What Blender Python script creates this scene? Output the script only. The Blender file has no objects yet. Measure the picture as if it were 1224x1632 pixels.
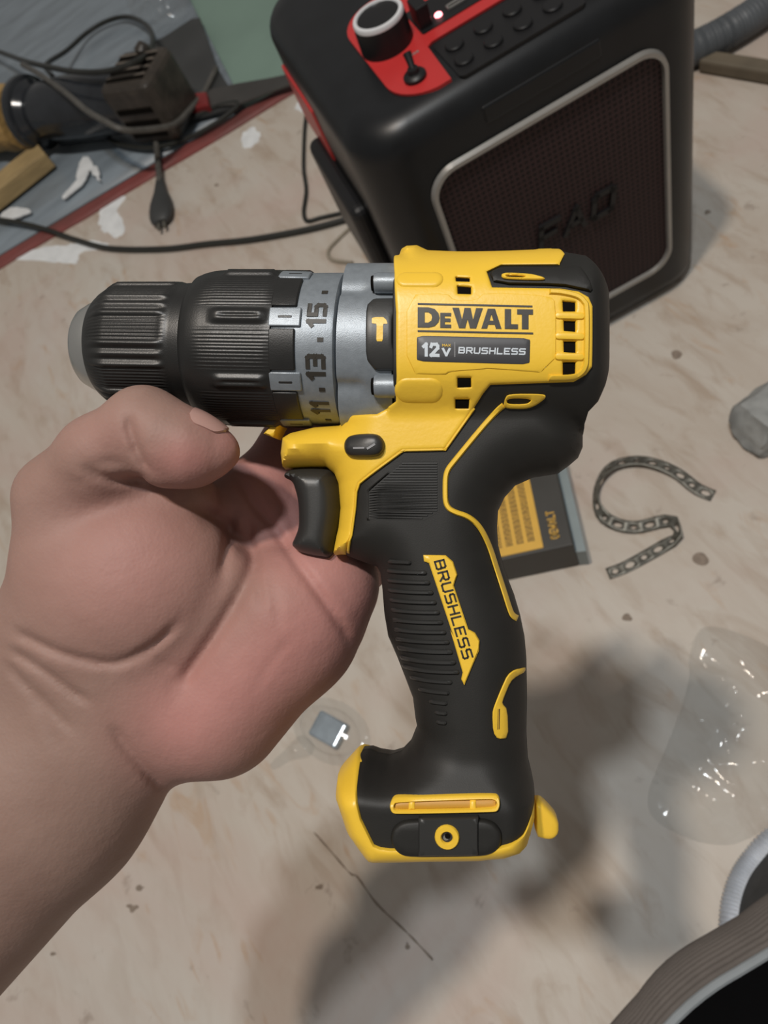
import bpy, bmesh, math, random
import numpy as np
from mathutils import Vector, Matrix, noise
from mathutils.geometry import delaunay_2d_cdt, tessellate_polygon

scn = bpy.context.scene
col = scn.collection
random.seed(4)
rng = np.random.default_rng(7)

# ------------------------------------------------------------------ camera
F, CX, CY, HC = 1225.0, 612.0, 816.0, 0.65
PITCH, ROLL = math.radians(-56.82), math.radians(36.58)
_f = np.array([0, math.cos(PITCH), math.sin(PITCH)])
_r = np.array([1.0, 0, 0]); _u = np.cross(_r, _f)
CR = math.cos(ROLL) * _r - math.sin(ROLL) * _u
CU = math.sin(ROLL) * _r + math.cos(ROLL) * _u
CF = _f
CP = np.array([0, 0, HC])
cd = bpy.data.cameras.new('camera'); cam = bpy.data.objects.new('camera', cd); col.objects.link(cam)
M = Matrix.Identity(4)
for i in range(3):
    M[i][0], M[i][1], M[i][2], M[i][3] = CR[i], CU[i], -CF[i], CP[i]
cam.matrix_world = M
cd.sensor_fit = 'AUTO'; cd.sensor_width = 36.0; cd.lens = F * 36.0 / 1632.0
cd.clip_start = 0.01
cd.dof.use_dof = True; cd.dof.focus_distance = 0.22; cd.dof.aperture_fstop = 20.0
scn.camera = cam

# ------------------------------------------------------------------ light
w = bpy.data.worlds.new('room_light'); scn.world = w; w.use_nodes = True
bg = w.node_tree.nodes['Background']; bg.inputs[0].default_value = (1.0, 0.96, 0.91, 1); bg.inputs[1].default_value = 0.20
def lamp(name, loc, colr, power, rad):
    l = bpy.data.lights.new(name, 'POINT'); l.color = colr; l.energy = power; l.shadow_soft_size = rad
    o = bpy.data.objects.new(name, l); o.location = loc; col.objects.link(o)
lamp('ceiling_bulb_warm', (-0.08, 0.28, 2.2), (1.0, 0.86, 0.72), 68, 0.055)
lamp('ceiling_bulb_cool', (0.10, 0.10, 2.2), (0.86, 0.94, 1.0), 50, 0.055)
vs = scn.view_settings
vs.view_transform = 'Standard'; vs.look = 'None'; vs.exposure = 0.0; vs.gamma = 1.0; vs.use_curve_mapping = False

# ------------------------------------------------------------------ materials
def mat(name, base, rough=0.5, metal=0.0, var=0.0, vscale=30, bump=0.0, bscale=200, spec=0.5, var_col=None, coat=0.0, stretch=None):
    m = bpy.data.materials.new(name); m.use_nodes = True
    nt = m.node_tree; b = nt.nodes['Principled BSDF']
    b.inputs['Base Color'].default_value = (*base, 1); b.inputs['Roughness'].default_value = rough
    b.inputs['Metallic'].default_value = metal; b.inputs['Specular IOR Level'].default_value = spec
    b.inputs['Coat Weight'].default_value = coat
    tc = nt.nodes.new('ShaderNodeTexCoord'); src = tc.outputs['Object']
    if stretch:
        mp = nt.nodes.new('ShaderNodeMapping'); mp.inputs['Scale'].default_value = stretch
        nt.links.new(src, mp.inputs[0]); src = mp.outputs[0]
    if var > 0:
        n = nt.nodes.new('ShaderNodeTexNoise'); n.inputs['Scale'].default_value = vscale; n.inputs['Detail'].default_value = 6
        nt.links.new(src, n.inputs['Vector'])
        mx = nt.nodes.new('ShaderNodeMix'); mx.data_type = 'RGBA'
        c2 = var_col if var_col else tuple(min(1, c * (1 - var)) for c in base)
        mx.inputs[6].default_value = (*base, 1); mx.inputs[7].default_value = (*c2, 1)
        rp = nt.nodes.new('ShaderNodeValToRGB'); rp.color_ramp.elements[0].position = 0.35; rp.color_ramp.elements[1].position = 0.68
        nt.links.new(n.outputs['Fac'], rp.inputs[0]); nt.links.new(rp.outputs[0], mx.inputs[0])
        nt.links.new(mx.outputs[2], b.inputs['Base Color'])
    if bump > 0:
        n2 = nt.nodes.new('ShaderNodeTexNoise'); n2.inputs['Scale'].default_value = bscale; n2.inputs['Detail'].default_value = 4
        nt.links.new(src, n2.inputs['Vector'])
        bp = nt.nodes.new('ShaderNodeBump'); bp.inputs['Strength'].default_value = bump; bp.inputs['Distance'].default_value = 0.0006
        nt.links.new(n2.outputs['Fac'], bp.inputs['Height']); nt.links.new(bp.outputs[0], b.inputs['Normal'])
    return m

M_ = {}
M_['yellow'] = mat('yellow_plastic', (0.88, 0.56, 0.045), 0.40, var=0.05, vscale=60, bump=0.08, bscale=900)
M_['rubber'] = mat('black_rubber', (0.016, 0.0155, 0.014), 0.56, var=0.2, vscale=90, bump=0.05, bscale=2500, spec=0.4)
M_['trigger'] = mat('trigger_plastic', (0.026, 0.026, 0.025), 0.42, bump=0.03, bscale=2000)
M_['chuckblk'] = mat('black_nylon', (0.015, 0.015, 0.0145), 0.40, var=0.25, vscale=120, bump=0.10, bscale=2600)
M_['grey'] = mat('grey_gear_housing', (0.24, 0.27, 0.30), 0.40, metal=0.3, var=0.14, vscale=500, bump=0.12, bscale=3500, spec=0.5)
M_['steel'] = mat('brushed_steel', (0.56, 0.56, 0.54), 0.30, metal=0.9, bump=0.05, bscale=800)
M_['ink'] = mat('black_print', (0.028, 0.024, 0.018), 0.5, var=0.1)
M_['plate'] = mat('label_grey', (0.055, 0.055, 0.06), 0.45, var=0.1)
M_['white'] = mat('label_white', (0.62, 0.68, 0.74), 0.5, var=0.05)
M_['linegrey'] = mat('label_line_grey', (0.25, 0.25, 0.26), 0.5, var=0.05)
M_['vent'] = mat('vent_dark', (0.006, 0.005, 0.004), 0.9, var=0.1, spec=0.08)
M_['spk'] = mat('speaker_black', (0.009, 0.010, 0.0115), 0.36, var=0.25, vscale=40, bump=0.06, bscale=1200, spec=0.34)
M_['spkdark'] = mat('speaker_dark', (0.008, 0.008, 0.009), 0.45, var=0.2, spec=0.4)
M_['red'] = mat('red_panel', (0.50, 0.030, 0.030), 0.38, var=0.12, vscale=25)
M_['silver'] = mat('silver_trim', (0.36, 0.35, 0.33), 0.34, metal=0.5, var=0.1)
M_['knobring'] = mat('knob_silver', (0.74, 0.75, 0.77), 0.28, metal=0.25, var=0.05)
M_['cable'] = mat('black_cable', (0.020, 0.021, 0.018), 0.45, var=0.3)
M_['cablegrey'] = mat('dusty_cable', (0.10, 0.095, 0.085), 0.55, var=0.4, vscale=60)
M_['cabletan'] = mat('tan_cord', (0.30, 0.26, 0.20), 0.6, var=0.3)
M_['wood'] = mat('raw_wood', (0.52, 0.33, 0.12), 0.65, var=0.5, vscale=9, bump=0.4, bscale=60, stretch=(1.5, 14, 14))
M_['wood2'] = mat('pale_batten', (0.42, 0.30, 0.14), 0.65, var=0.35, vscale=10, bump=0.3, bscale=60, stretch=(2, 12, 12))
M_['stick'] = mat('grey_brown_stick', (0.16, 0.13, 0.09), 0.7, var=0.4, vscale=14, bump=0.3, bscale=60)
M_['tool'] = mat('old_tool_black', (0.024, 0.027, 0.032), 0.16, var=0.35, vscale=30, bump=0.12, bscale=120)
M_['toolhead'] = mat('dusty_tool_head', (0.055, 0.045, 0.036), 0.45, var=0.6, vscale=45, bump=0.5, bscale=160)
M_['dust'] = mat('dusty_edge', (0.20, 0.17, 0.14), 0.6, var=0.3)
M_['sheet'] = mat('grey_blue_sheet', (0.25, 0.295, 0.335), 0.34, var=0.32, vscale=6, bump=0.4, bscale=30, stretch=(1.2, 5, 1))
M_['mat'] = mat('dark_rubber_mat', (0.050, 0.052, 0.052), 0.55, var=0.3, vscale=12)
M_['blade'] = mat('dull_blade', (0.085, 0.080, 0.075), 0.45, metal=0.4, var=0.3, vscale=15)
M_['redhandle'] = mat('red_handle', (0.22, 0.02, 0.02), 0.5, var=0.3)
M_['redpaint'] = mat('red_painted_wood', (0.22, 0.055, 0.050), 0.55, var=0.55, vscale=14, bump=0.3, bscale=50, var_col=(0.13, 0.045, 0.04))
M_['green'] = mat('green_painted_floor', (0.20, 0.295, 0.245), 0.5, var=0.2, vscale=5, bump=0.2, bscale=40)
M_['paint'] = mat('white_paint', (0.80, 0.82, 0.83), 0.5, var=0.15, vscale=60)
M_['hose'] = mat('grey_hose', (0.095, 0.105, 0.115), 0.5, var=0.15)
M_['stone'] = mat('grey_concrete', (0.40, 0.41, 0.40), 0.85, var=0.5, vscale=30, bump=1.0, bscale=120)
M_['strap'] = mat('dull_steel_strap', (0.19, 0.185, 0.16), 0.45, metal=0.5, var=0.35, vscale=40)
M_['boxblk'] = mat('black_carton', (0.045, 0.043, 0.038), 0.5, var=0.2)
M_['boxyel'] = mat('yellow_carton', (0.72, 0.42, 0.060), 0.55, var=0.1)
M_['boxink'] = mat('label_text_ink', (0.16, 0.09, 0.02), 0.6, var=0.3, vscale=300)
M_['boxedge'] = mat('pale_blue_edge', (0.26, 0.31, 0.32), 0.5, var=0.15)
M_['cloth'] = mat('black_cloth', (0.003, 0.003, 0.0035), 0.95, var=0.2, bump=0.4, bscale=500, spec=0.08)
M_['rib'] = mat('taupe_ribbed_cloth', (0.165, 0.145, 0.132), 0.85, var=0.15, vscale=60, bump=0.4, bscale=800)
M_['piping'] = mat('pale_grey_piping', (0.30, 0.33, 0.35), 0.7, var=0.15)
M_['sole'] = mat('white_ribbed_sole', (0.62, 0.66, 0.72), 0.5, var=0.15, vscale=80)
M_['knit'] = mat('dark_knit', (0.055, 0.055, 0.056), 0.8, var=0.3, vscale=90, bump=0.6, bscale=400)
M_['foil'] = mat('bluish_metal', (0.55, 0.64, 0.72), 0.24, metal=0.7, var=0.3, vscale=60)
M_['slotfloor'] = mat('slot_floor_yellow', (0.55, 0.28, 0.02), 0.5, var=0.1)
M_['nail'] = mat('thumb_nail', (0.50, 0.30, 0.26), 0.30, var=0.1, coat=0.2)

def plastic_mat():
    m = bpy.data.materials.new('clear_plastic'); m.use_nodes = True; nt = m.node_tree
    for n in list(nt.nodes): nt.nodes.remove(n)
    o = nt.nodes.new('ShaderNodeOutputMaterial'); t = nt.nodes.new('ShaderNodeBsdfTransparent'); t.inputs[0].default_value = (0.965, 0.97, 0.97, 1)
    g = nt.nodes.new('ShaderNodeBsdfGlossy'); g.inputs['Roughness'].default_value = 0.12
    d = nt.nodes.new('ShaderNodeBsdfDiffuse'); d.inputs[0].default_value = (0.6, 0.62, 0.62, 1)
    lw = nt.nodes.new('ShaderNodeLayerWeight'); pw = nt.nodes.new('ShaderNodeMath'); pw.operation = 'POWER'; pw.inputs[1].default_value = 3.0
    fr = nt.nodes.new('ShaderNodeMath'); fr.operation = 'MULTIPLY_ADD'; fr.inputs[1].default_value = 0.28; fr.inputs[2].default_value = 0.055
    nt.links.new(lw.outputs['Facing'], pw.inputs[0]); nt.links.new(pw.outputs[0], fr.inputs[0])
    tc = nt.nodes.new('ShaderNodeTexCoord'); ns = nt.nodes.new('ShaderNodeTexNoise'); ns.inputs['Scale'].default_value = 45; ns.inputs['Detail'].default_value = 3
    bp = nt.nodes.new('ShaderNodeBump'); bp.inputs['Strength'].default_value = 0.6; bp.inputs['Distance'].default_value = 0.004
    nt.links.new(tc.outputs['Object'], ns.inputs['Vector']); nt.links.new(ns.outputs['Fac'], bp.inputs['Height'])
    nt.links.new(bp.outputs[0], g.inputs['Normal']); nt.links.new(bp.outputs[0], lw.inputs['Normal'])
    a = nt.nodes.new('ShaderNodeMixShader'); a.inputs[0].default_value = 0.035
    nt.links.new(t.outputs[0], a.inputs[1]); nt.links.new(d.outputs[0], a.inputs[2])
    b = nt.nodes.new('ShaderNodeMixShader'); nt.links.new(fr.outputs[0], b.inputs[0])
    nt.links.new(a.outputs[0], b.inputs[1]); nt.links.new(g.outputs[0], b.inputs[2]); nt.links.new(b.outputs[0], o.inputs[0])
    return m
M_['clear'] = plastic_mat()

def floor_mat():
    m = bpy.data.materials.new('plywood_floor'); m.use_nodes = True; nt = m.node_tree; b = nt.nodes['Principled BSDF']; L = nt.links.new
    tc = nt.nodes.new('ShaderNodeTexCoord')
    mp = nt.nodes.new('ShaderNodeMapping'); mp.inputs['Rotation'].default_value = (0, 0, 0.17); mp.inputs['Scale'].default_value = (3.2, 1.0, 1)
    L(tc.outputs['Object'], mp.inputs[0])
    def nz(scale, det, vec, rough=0.55, dist=0.0):
        n = nt.nodes.new('ShaderNodeTexNoise'); n.inputs['Scale'].default_value = scale; n.inputs['Detail'].default_value = det
        n.inputs['Roughness'].default_value = rough; n.inputs['Distortion'].default_value = dist; L(vec, n.inputs['Vector']); return n.outputs['Fac']
    def ramp(f, p0, p1):
        r = nt.nodes.new('ShaderNodeValToRGB'); r.color_ramp.elements[0].position = p0; r.color_ramp.elements[1].position = p1; L(f, r.inputs[0]); return r.outputs[0]
    def mix(f, a, c):
        x = nt.nodes.new('ShaderNodeMix'); x.data_type = 'RGBA'; L(f, x.inputs[0])
        if isinstance(a, tuple): x.inputs[6].default_value = (*a, 1)
        else: L(a, x.inputs[6])
        x.inputs[7].default_value = (*c, 1); return x.outputs[2]
    def scaled(f, k):
        q = nt.nodes.new('ShaderNodeMath'); q.operation = 'MULTIPLY'; L(f, q.inputs[0]); q.inputs[1].default_value = k; return q.outputs[0]
    g1 = nz(4.5, 8, mp.outputs[0], 0.62, 1.2)
    c = mix(ramp(g1, 0.38, 0.66), (0.530, 0.480, 0.420), (0.475, 0.410, 0.345))
    g2 = nz(13, 5, mp.outputs[0], 0.6, 0.6)
    c = mix(scaled(ramp(g2, 0.50, 0.70), 0.75), c, (0.37, 0.285, 0.215))
    pk = nz(3.0, 5, tc.outputs['Object'], 0.6, 0.5)
    c = mix(scaled(ramp(pk, 0.48, 0.64), 0.75), c, (0.50, 0.385, 0.335))
    gr = nz(2.1, 6, tc.outputs['Object'], 0.65, 0.8)
    c = mix(scaled(ramp(gr, 0.50, 0.66), 0.6), c, (0.545, 0.53, 0.49))
    og = nz(9, 4, mp.outputs[0], 0.55, 1.5)
    c = mix(scaled(ramp(og, 0.61, 0.73), 0.55), c, (0.43, 0.28, 0.17))
    dk = nz(38, 4, tc.outputs['Object'], 0.6, 0.4)
    c = mix(scaled(ramp(dk, 0.64, 0.74), 0.6), c, (0.27, 0.21, 0.17))
    L(c, b.inputs['Base Color'])
    rr = nt.nodes.new('ShaderNodeMapRange'); L(gr, rr.inputs[0]); rr.inputs[3].default_value = 0.42; rr.inputs[4].default_value = 0.6; L(rr.outputs[0], b.inputs['Roughness'])
    bp = nt.nodes.new('ShaderNodeBump'); bp.inputs['Strength'].default_value = 0.25; bp.inputs['Distance'].default_value = 0.002; L(g2, bp.inputs['Height']); L(bp.outputs[0], b.inputs['Normal'])
    return m
M_['floor'] = floor_mat()

def skin_mat():
    m = bpy.data.materials.new('skin'); m.use_nodes = True; nt = m.node_tree; b = nt.nodes['Principled BSDF']; L = nt.links.new
    at = nt.nodes.new('ShaderNodeAttribute'); at.attribute_name = 'pink'
    tc = nt.nodes.new('ShaderNodeTexCoord')
    n = nt.nodes.new('ShaderNodeTexNoise'); n.inputs['Scale'].default_value = 55; n.inputs['Detail'].default_value = 5; L(tc.outputs['Object'], n.inputs['Vector'])
    mx = nt.nodes.new('ShaderNodeMix'); mx.data_type = 'RGBA'; L(at.outputs['Fac'], mx.inputs[0])
    mx.inputs[6].default_value = (0.285, 0.186, 0.152, 1); mx.inputs[7].default_value = (0.455, 0.218, 0.195, 1)
    m2 = nt.nodes.new('ShaderNodeMix'); m2.data_type = 'RGBA'; m2.blend_type = 'MULTIPLY'; m2.inputs[0].default_value = 0.35
    rp = nt.nodes.new('ShaderNodeValToRGB'); rp.color_ramp.elements[0].position = 0.3; rp.color_ramp.elements[1].position = 0.62
    rp.color_ramp.elements[0].color = (0.78, 0.70, 0.68, 1); L(n.outputs['Fac'], rp.inputs[0])
    L(mx.outputs[2], m2.inputs[6]); L(rp.outputs[0], m2.inputs[7]); L(m2.outputs[2], b.inputs['Base Color'])
    b.inputs['Roughness'].default_value = 0.58; b.inputs['Specular IOR Level'].default_value = 0.28
    b.inputs['Subsurface Weight'].default_value = 0.12; b.inputs['Subsurface Radius'].default_value = (0.004, 0.0016, 0.0009); b.inputs['Subsurface Scale'].default_value = 1.0
    v = nt.nodes.new('ShaderNodeTexVoronoi'); v.inputs['Scale'].default_value = 900; L(tc.outputs['Object'], v.inputs['Vector'])
    n3 = nt.nodes.new('ShaderNodeTexNoise'); n3.inputs['Scale'].default_value = 170; n3.inputs['Detail'].default_value = 4; L(tc.outputs['Object'], n3.inputs['Vector'])
    ad = nt.nodes.new('ShaderNodeMath'); ad.operation = 'MULTIPLY_ADD'; L(v.outputs['Distance'], ad.inputs[0]); ad.inputs[1].default_value = 0.18; L(n3.outputs['Fac'], ad.inputs[2])
    bp = nt.nodes.new('ShaderNodeBump'); n4 = nt.nodes.new('ShaderNodeTexNoise'); n4.inputs['Scale'].default_value = 75; n4.inputs['Detail'].default_value = 3; L(tc.outputs['Object'], n4.inputs['Vector'])
    a2 = nt.nodes.new('ShaderNodeMath'); a2.operation = 'MULTIPLY_ADD'; L(n4.outputs['Fac'], a2.inputs[0]); a2.inputs[1].default_value = 1.3; L(ad.outputs[0], a2.inputs[2])
    bp.inputs['Strength'].default_value = 0.3; bp.inputs['Distance'].default_value = 0.0009; L(a2.outputs[0], bp.inputs['Height']); L(bp.outputs[0], b.inputs['Normal'])
    return m
M_['skin'] = skin_mat()

def grille_mat():
    m = bpy.data.materials.new('maroon_grille'); m.use_nodes = True; nt = m.node_tree; b = nt.nodes['Principled BSDF']; L = nt.links.new
    tc = nt.nodes.new('ShaderNodeTexCoord'); mp = nt.nodes.new('ShaderNodeMapping'); mp.inputs['Scale'].default_value = (1, 0.0001, 1.0)
    L(tc.outputs['Object'], mp.inputs[0])
    v = nt.nodes.new('ShaderNodeTexVoronoi'); v.inputs['Scale'].default_value = 210; v.inputs['Randomness'].default_value = 0.0; L(mp.outputs[0], v.inputs['Vector'])
    rp = nt.nodes.new('ShaderNodeValToRGB'); rp.color_ramp.elements[0].position = 0.26; rp.color_ramp.elements[1].position = 0.36
    L(v.outputs['Distance'], rp.inputs[0])
    mx = nt.nodes.new('ShaderNodeMix'); mx.data_type = 'RGBA'; L(rp.outputs[0], mx.inputs[0])
    mx.inputs[6].default_value = (0.010, 0.006, 0.006, 1); mx.inputs[7].default_value = (0.042, 0.022, 0.022, 1); L(mx.outputs[2], b.inputs['Base Color'])
    b.inputs['Roughness'].default_value = 0.6; b.inputs['Specular IOR Level'].default_value = 0.25
    bp = nt.nodes.new('ShaderNodeBump'); bp.inputs['Strength'].default_value = 0.6; bp.inputs['Distance'].default_value = 0.001; L(rp.outputs[0], bp.inputs['Height']); L(bp.outputs[0], b.inputs['Normal'])
    return m
M_['grille'] = grille_mat()
def led_mat():
    m = bpy.data.materials.new('red_led'); m.use_nodes = True; b = m.node_tree.nodes['Principled BSDF']
    b.inputs['Base Color'].default_value = (1, 0.3, 0.3, 1); b.inputs['Emission Color'].default_value = (1, 0.25, 0.28, 1); b.inputs['Emission Strength'].default_value = 6
    return m
M_['led'] = led_mat()

# ------------------------------------------------------------------ helpers
def obj(name, V, Fc, m, parent=None, smooth=True, ang=35, scale=1.0):
    me = bpy.data.meshes.new(name)
    V = np.asarray(V, float) * scale
    me.from_pydata([tuple(v) for v in V], [], [tuple(int(i) for i in f) for f in Fc]); me.update()
    if smooth:
        me.polygons.foreach_set('use_smooth', [True] * len(me.polygons))
        me.set_sharp_from_angle(angle=math.radians(ang))
    me.materials.append(M_[m] if isinstance(m, str) else m)
    o = bpy.data.objects.new(name, me); col.objects.link(o)
    if parent: o.parent = parent
    return o
def tag(o, label=None, cat=None, group=None, kind=None):
    if label: o['label'] = label
    if cat: o['category'] = cat
    if group: o['group'] = group
    if kind: o['kind'] = kind
    return o
def empty(name, loc, rz=0.0):
    o = bpy.data.objects.new(name, None); o.location = loc; o.rotation_euler = (0, 0, rz); col.objects.link(o); o.empty_display_size = 0.02
    return o
def pl(px, py, z=0.0):
    d = CR * (px - CX) / F + CU * (CY - py) / F + CF
    return CP + d * ((z - HC) / d[2])
def ray_at(px, py, depth):
    return CP + (CR * (px - CX) / F + CU * (CY - py) / F + CF) * depth
def box(bmV, bmF, lo, hi):
    i = len(bmV); x0, y0, z0 = lo; x1, y1, z1 = hi
    bmV += [(x0,y0,z0),(x1,y0,z0),(x1,y1,z0),(x0,y1,z0),(x0,y0,z1),(x1,y0,z1),(x1,y1,z1),(x0,y1,z1)]
    bmF += [tuple(i+k for k in f) for f in ((0,3,2,1),(4,5,6,7),(0,1,5,4),(1,2,6,5),(2,3,7,6),(3,0,4,7))]
def bevel(o, wd, seg=2):
    b = o.modifiers.new('bevel', 'BEVEL'); b.width = wd; b.segments = seg; b.limit_method = 'ANGLE'
    return o
def catmull(P, n=8, closed=False):
    P = [np.asarray(p, float) for p in P]; out = []
    N = len(P); rngi = range(N) if closed else range(N - 1)
    for i in rngi:
        if closed: p0, p1, p2, p3 = P[(i-1) % N], P[i], P[(i+1) % N], P[(i+2) % N]
        else: p0, p1, p2, p3 = P[max(i-1, 0)], P[i], P[i+1], P[min(i+2, N-1)]
        for k in range(n):
            t = k / n
            out.append(0.5 * ((2*p1) + (-p0+p2)*t + (2*p0-5*p1+4*p2-p3)*t*t + (-p0+3*p1-3*p2+p3)*t**3))
    if not closed: out.append(P[-1])
    return np.array(out)
def tube(P, rad, n=12, caps=True):
    P = np.asarray(P, float); N = len(P)
    T = np.gradient(P, axis=0); T /= np.linalg.norm(T, axis=1)[:, None] + 1e-12
    up = np.array([0, 0, 1.0]) if abs(T[0][2]) < 0.9 else np.array([1.0, 0, 0])
    V = []; Fc = []
    a = np.cross(T[0], up); a /= np.linalg.norm(a)
    for i in range(N):
        a = a - T[i] * (a @ T[i]); a /= np.linalg.norm(a); b = np.cross(T[i], a)
        r = rad[i] if hasattr(rad, '__len__') else rad
        for k in range(n):
            t = 2 * math.pi * k / n
            V.append(P[i] + r * (math.cos(t) * a + math.sin(t) * b))
    for i in range(N - 1):
        for k in range(n):
            k2 = (k + 1) % n
            Fc.append((i*n+k, i*n+k2, (i+1)*n+k2, (i+1)*n+k))
    if caps: Fc.append(tuple(range(n))[::-1]); Fc.append(tuple((N-1)*n+k for k in range(n)))
    return V, Fc
def extrude_poly(poly2, z0, z1):
    n = len(poly2); A = sum(poly2[i][0]*poly2[(i+1) % n][1]-poly2[(i+1) % n][0]*poly2[i][1] for i in range(n))
    p = list(poly2) if A > 0 else list(poly2)[::-1]
    V = [(x, y, z0) for x, y in p] + [(x, y, z1) for x, y in p]
    Fc = [tuple(range(n))[::-1], tuple(range(n, 2*n))] + [(i, (i+1) % n, n+(i+1) % n, n+i) for i in range(n)]
    return V, Fc
def rrect(x0, y0, x1, y1, r, n=6):
    out = []
    for cx, cy, a0 in ((x1-r, y0+r, -90), (x1-r, y1-r, 0), (x0+r, y1-r, 90), (x0+r, y0+r, 180)):
        for k in range(n + 1):
            t = math.radians(a0 + 90*k/n); out.append((cx + r*math.cos(t), cy + r*math.sin(t)))
    return out
def cyl(c, axis, r0, r1, h, n=20):
    axis = np.asarray(axis, float); axis /= np.linalg.norm(axis); c = np.asarray(c, float)
    return tube([c, c + axis*h], [r0, r1], n)

# ------------------------------------------------------------------ setting: floor
YAW = -0.17
ra, rb = pl(42, 403), pl(476, 144)
rd = (rb - ra); rd /= np.linalg.norm(rd); rn = np.array([-rd[1], rd[0], 0])    # rn points away from the camera
def onred(s, t, z=0.0): return ra + rd * s + rn * t + np.array([0, 0, z])
V = [onred(-1.6, 0, 0), onred(-1.6, -2.6, 0), onred(2.6, -2.6, 0), onred(2.6, 0, 0)]
V += [v - np.array([0, 0, 0.018]) for v in V]
fl = obj('floor', V, [(0,1,2,3),(7,6,5,4),(0,4,5,1),(1,5,6,2),(2,6,7,3),(3,7,4,0)], 'floor', smooth=False); tag(fl, kind='structure')
V = [onred(-2.5, 0.027, -0.004), onred(3.0, 0.027, -0.004), onred(3.0, 4.0, -0.004), onred(-2.5, 4.0, -0.004)]
V += [v - np.array([0, 0, 0.014]) for v in V]
gf = obj('floor', V, [(0,1,2,3),(7,6,5,4),(0,4,5,1),(1,5,6,2),(2,6,7,3),(3,7,4,0)], 'green', smooth=False); tag(gf, kind='structure')
def ragged(P, a=.006):
    c = P.mean(0); return np.array([p+(p-c)/(np.linalg.norm(p-c)+1e-6)*a*(noise.noise(Vector((p[0]*70, p[1]*70, 1)))+.6*noise.noise(Vector((p[0]*190, p[1]*190, 4)))) for p in P])
def blob(pts, z, h, m, name, parent):
    P = ragged(catmull([pl(x, y, z)[:2] for x, y in pts], 9, True))
    v, f = extrude_poly([tuple(p) for p in P], z, z + h); return obj(name, v, f, m, parent)
# red strip along the far edge of the plywood
v = [];fc = []
N = 60
for i in range(N + 1):
    s = -0.75 + 2.6 * i / N
    j = 0.0025 * math.sin(i * 2.1) + 0.002 * math.sin(i * 5.3)
    for t, z in ((-0.001 - abs(j), 0.0), (-0.001 - abs(j), 0.0022), (0.004 + j, 0.005), (0.022, 0.005), (0.026, 0.003), (0.026, -0.004)): v.append(onred(s, t, z))
for i in range(N):
    for k in range(5): fc.append((i*6+k, (i+1)*6+k, (i+1)*6+k+1, i*6+k+1))
tr = obj('trim_1', v, fc, 'redpaint', smooth=False); tag(tr, kind='structure')
for pts in ([(165,322),(186,312),(200,316),(186,336),(196,352),(198,372),(182,378),(163,366),(158,348)],
            [(386,212),(402,204),(414,210),(412,226),(396,234),(385,228)],
            [(474,158),(490,152),(498,166),(490,180),(474,176)],
            [(55,398),(120,388),(150,384),(180,396),(130,402),(118,420),(60,416),(20,412)]):
    blob(pts, 0.0, 0.0006, 'paint', 'paint_smear', fl)

M_['dirt'] = mat('dark_dirt', (0.27, 0.215, 0.17), 0.8, var=0.3, vscale=200)
ck = catmull([pl(x, y, 0.0) for x, y in [(500,1326),(530,1360),(558,1392),(570,1398),(600,1440),(640,1478),(662,1500),(690,1530)]], 5)
v, f = tube(ck, [.0003+.0006*abs(math.sin(i*.7)) for i in range(len(ck))], 6); obj('crack', v, f, 'dirt', fl)
for x, y, q in ((345,295,3.2),(508,1414,4),(650,1505,5),(225,1415,7),(212,1445,9),(88,1520,5),(1000,985,7),(1078,565,6),(1120,890,5),(1128,340,4)):
    blob([(x+q*math.cos(t)*random.uniform(.7, 1.3), y+.6*q*math.sin(t)*random.uniform(.7, 1.3)) for t in np.linspace(0, 6.28, 8)[:-1]], 0.0, .0004, 'dirt', 'dirt_speck', fl)

# ------------------------------------------------------------------ speaker
SO = np.array([0.1306, 0.4707, 0.0]); SY = -0.165
SW, SH, SD = 0.281, 0.317, 0.275
spk = empty('portable_speaker', SO, SY)
tag(spk, 'black box loudspeaker with maroon grille, silver trim and red control panel', 'speaker')
sa = np.array([math.cos(SY), math.sin(SY)]); sb = np.array([-math.sin(SY), math.cos(SY)])
def sp(px, py, z=SH):
    p = (pl(px, py, z) - SO)[:2]; return np.array([p @ sa, p @ sb])
def loft(rings):
    n = len(rings[0]); V = [p for r in rings for p in r]; Fc = []
    for i in range(len(rings) - 1):
        for k in range(n): Fc.append((i*n+k, i*n+(k+1) % n, (i+1)*n+(k+1) % n, (i+1)*n+k))
    Fc.append(tuple(range(n))[::-1]); Fc.append(tuple((len(rings)-1)*n+k for k in range(n)))
    return V, Fc
rings = []
prof = [(0.0, 0.014), (0.004, 0.006), (0.012, 0.001), (0.02, 0.0), (0.262, 0.0), (0.280, 0.0)]
for k in range(9):
    t = math.pi/2 * k/8; prof.append((0.293 + 0.024*math.sin(t), 0.024*(1-math.cos(t))))
prof.append((SH - 0.0002, 0.034))
for z, ins in prof: rings.append([(x, y, z) for x, y in rrect(ins, ins, SW-ins, SD-ins, 0.042-ins*0.6, 10)])
v, f = loft(rings); obj('cabinet', v, f, 'spk', spk, ang=50)
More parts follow.
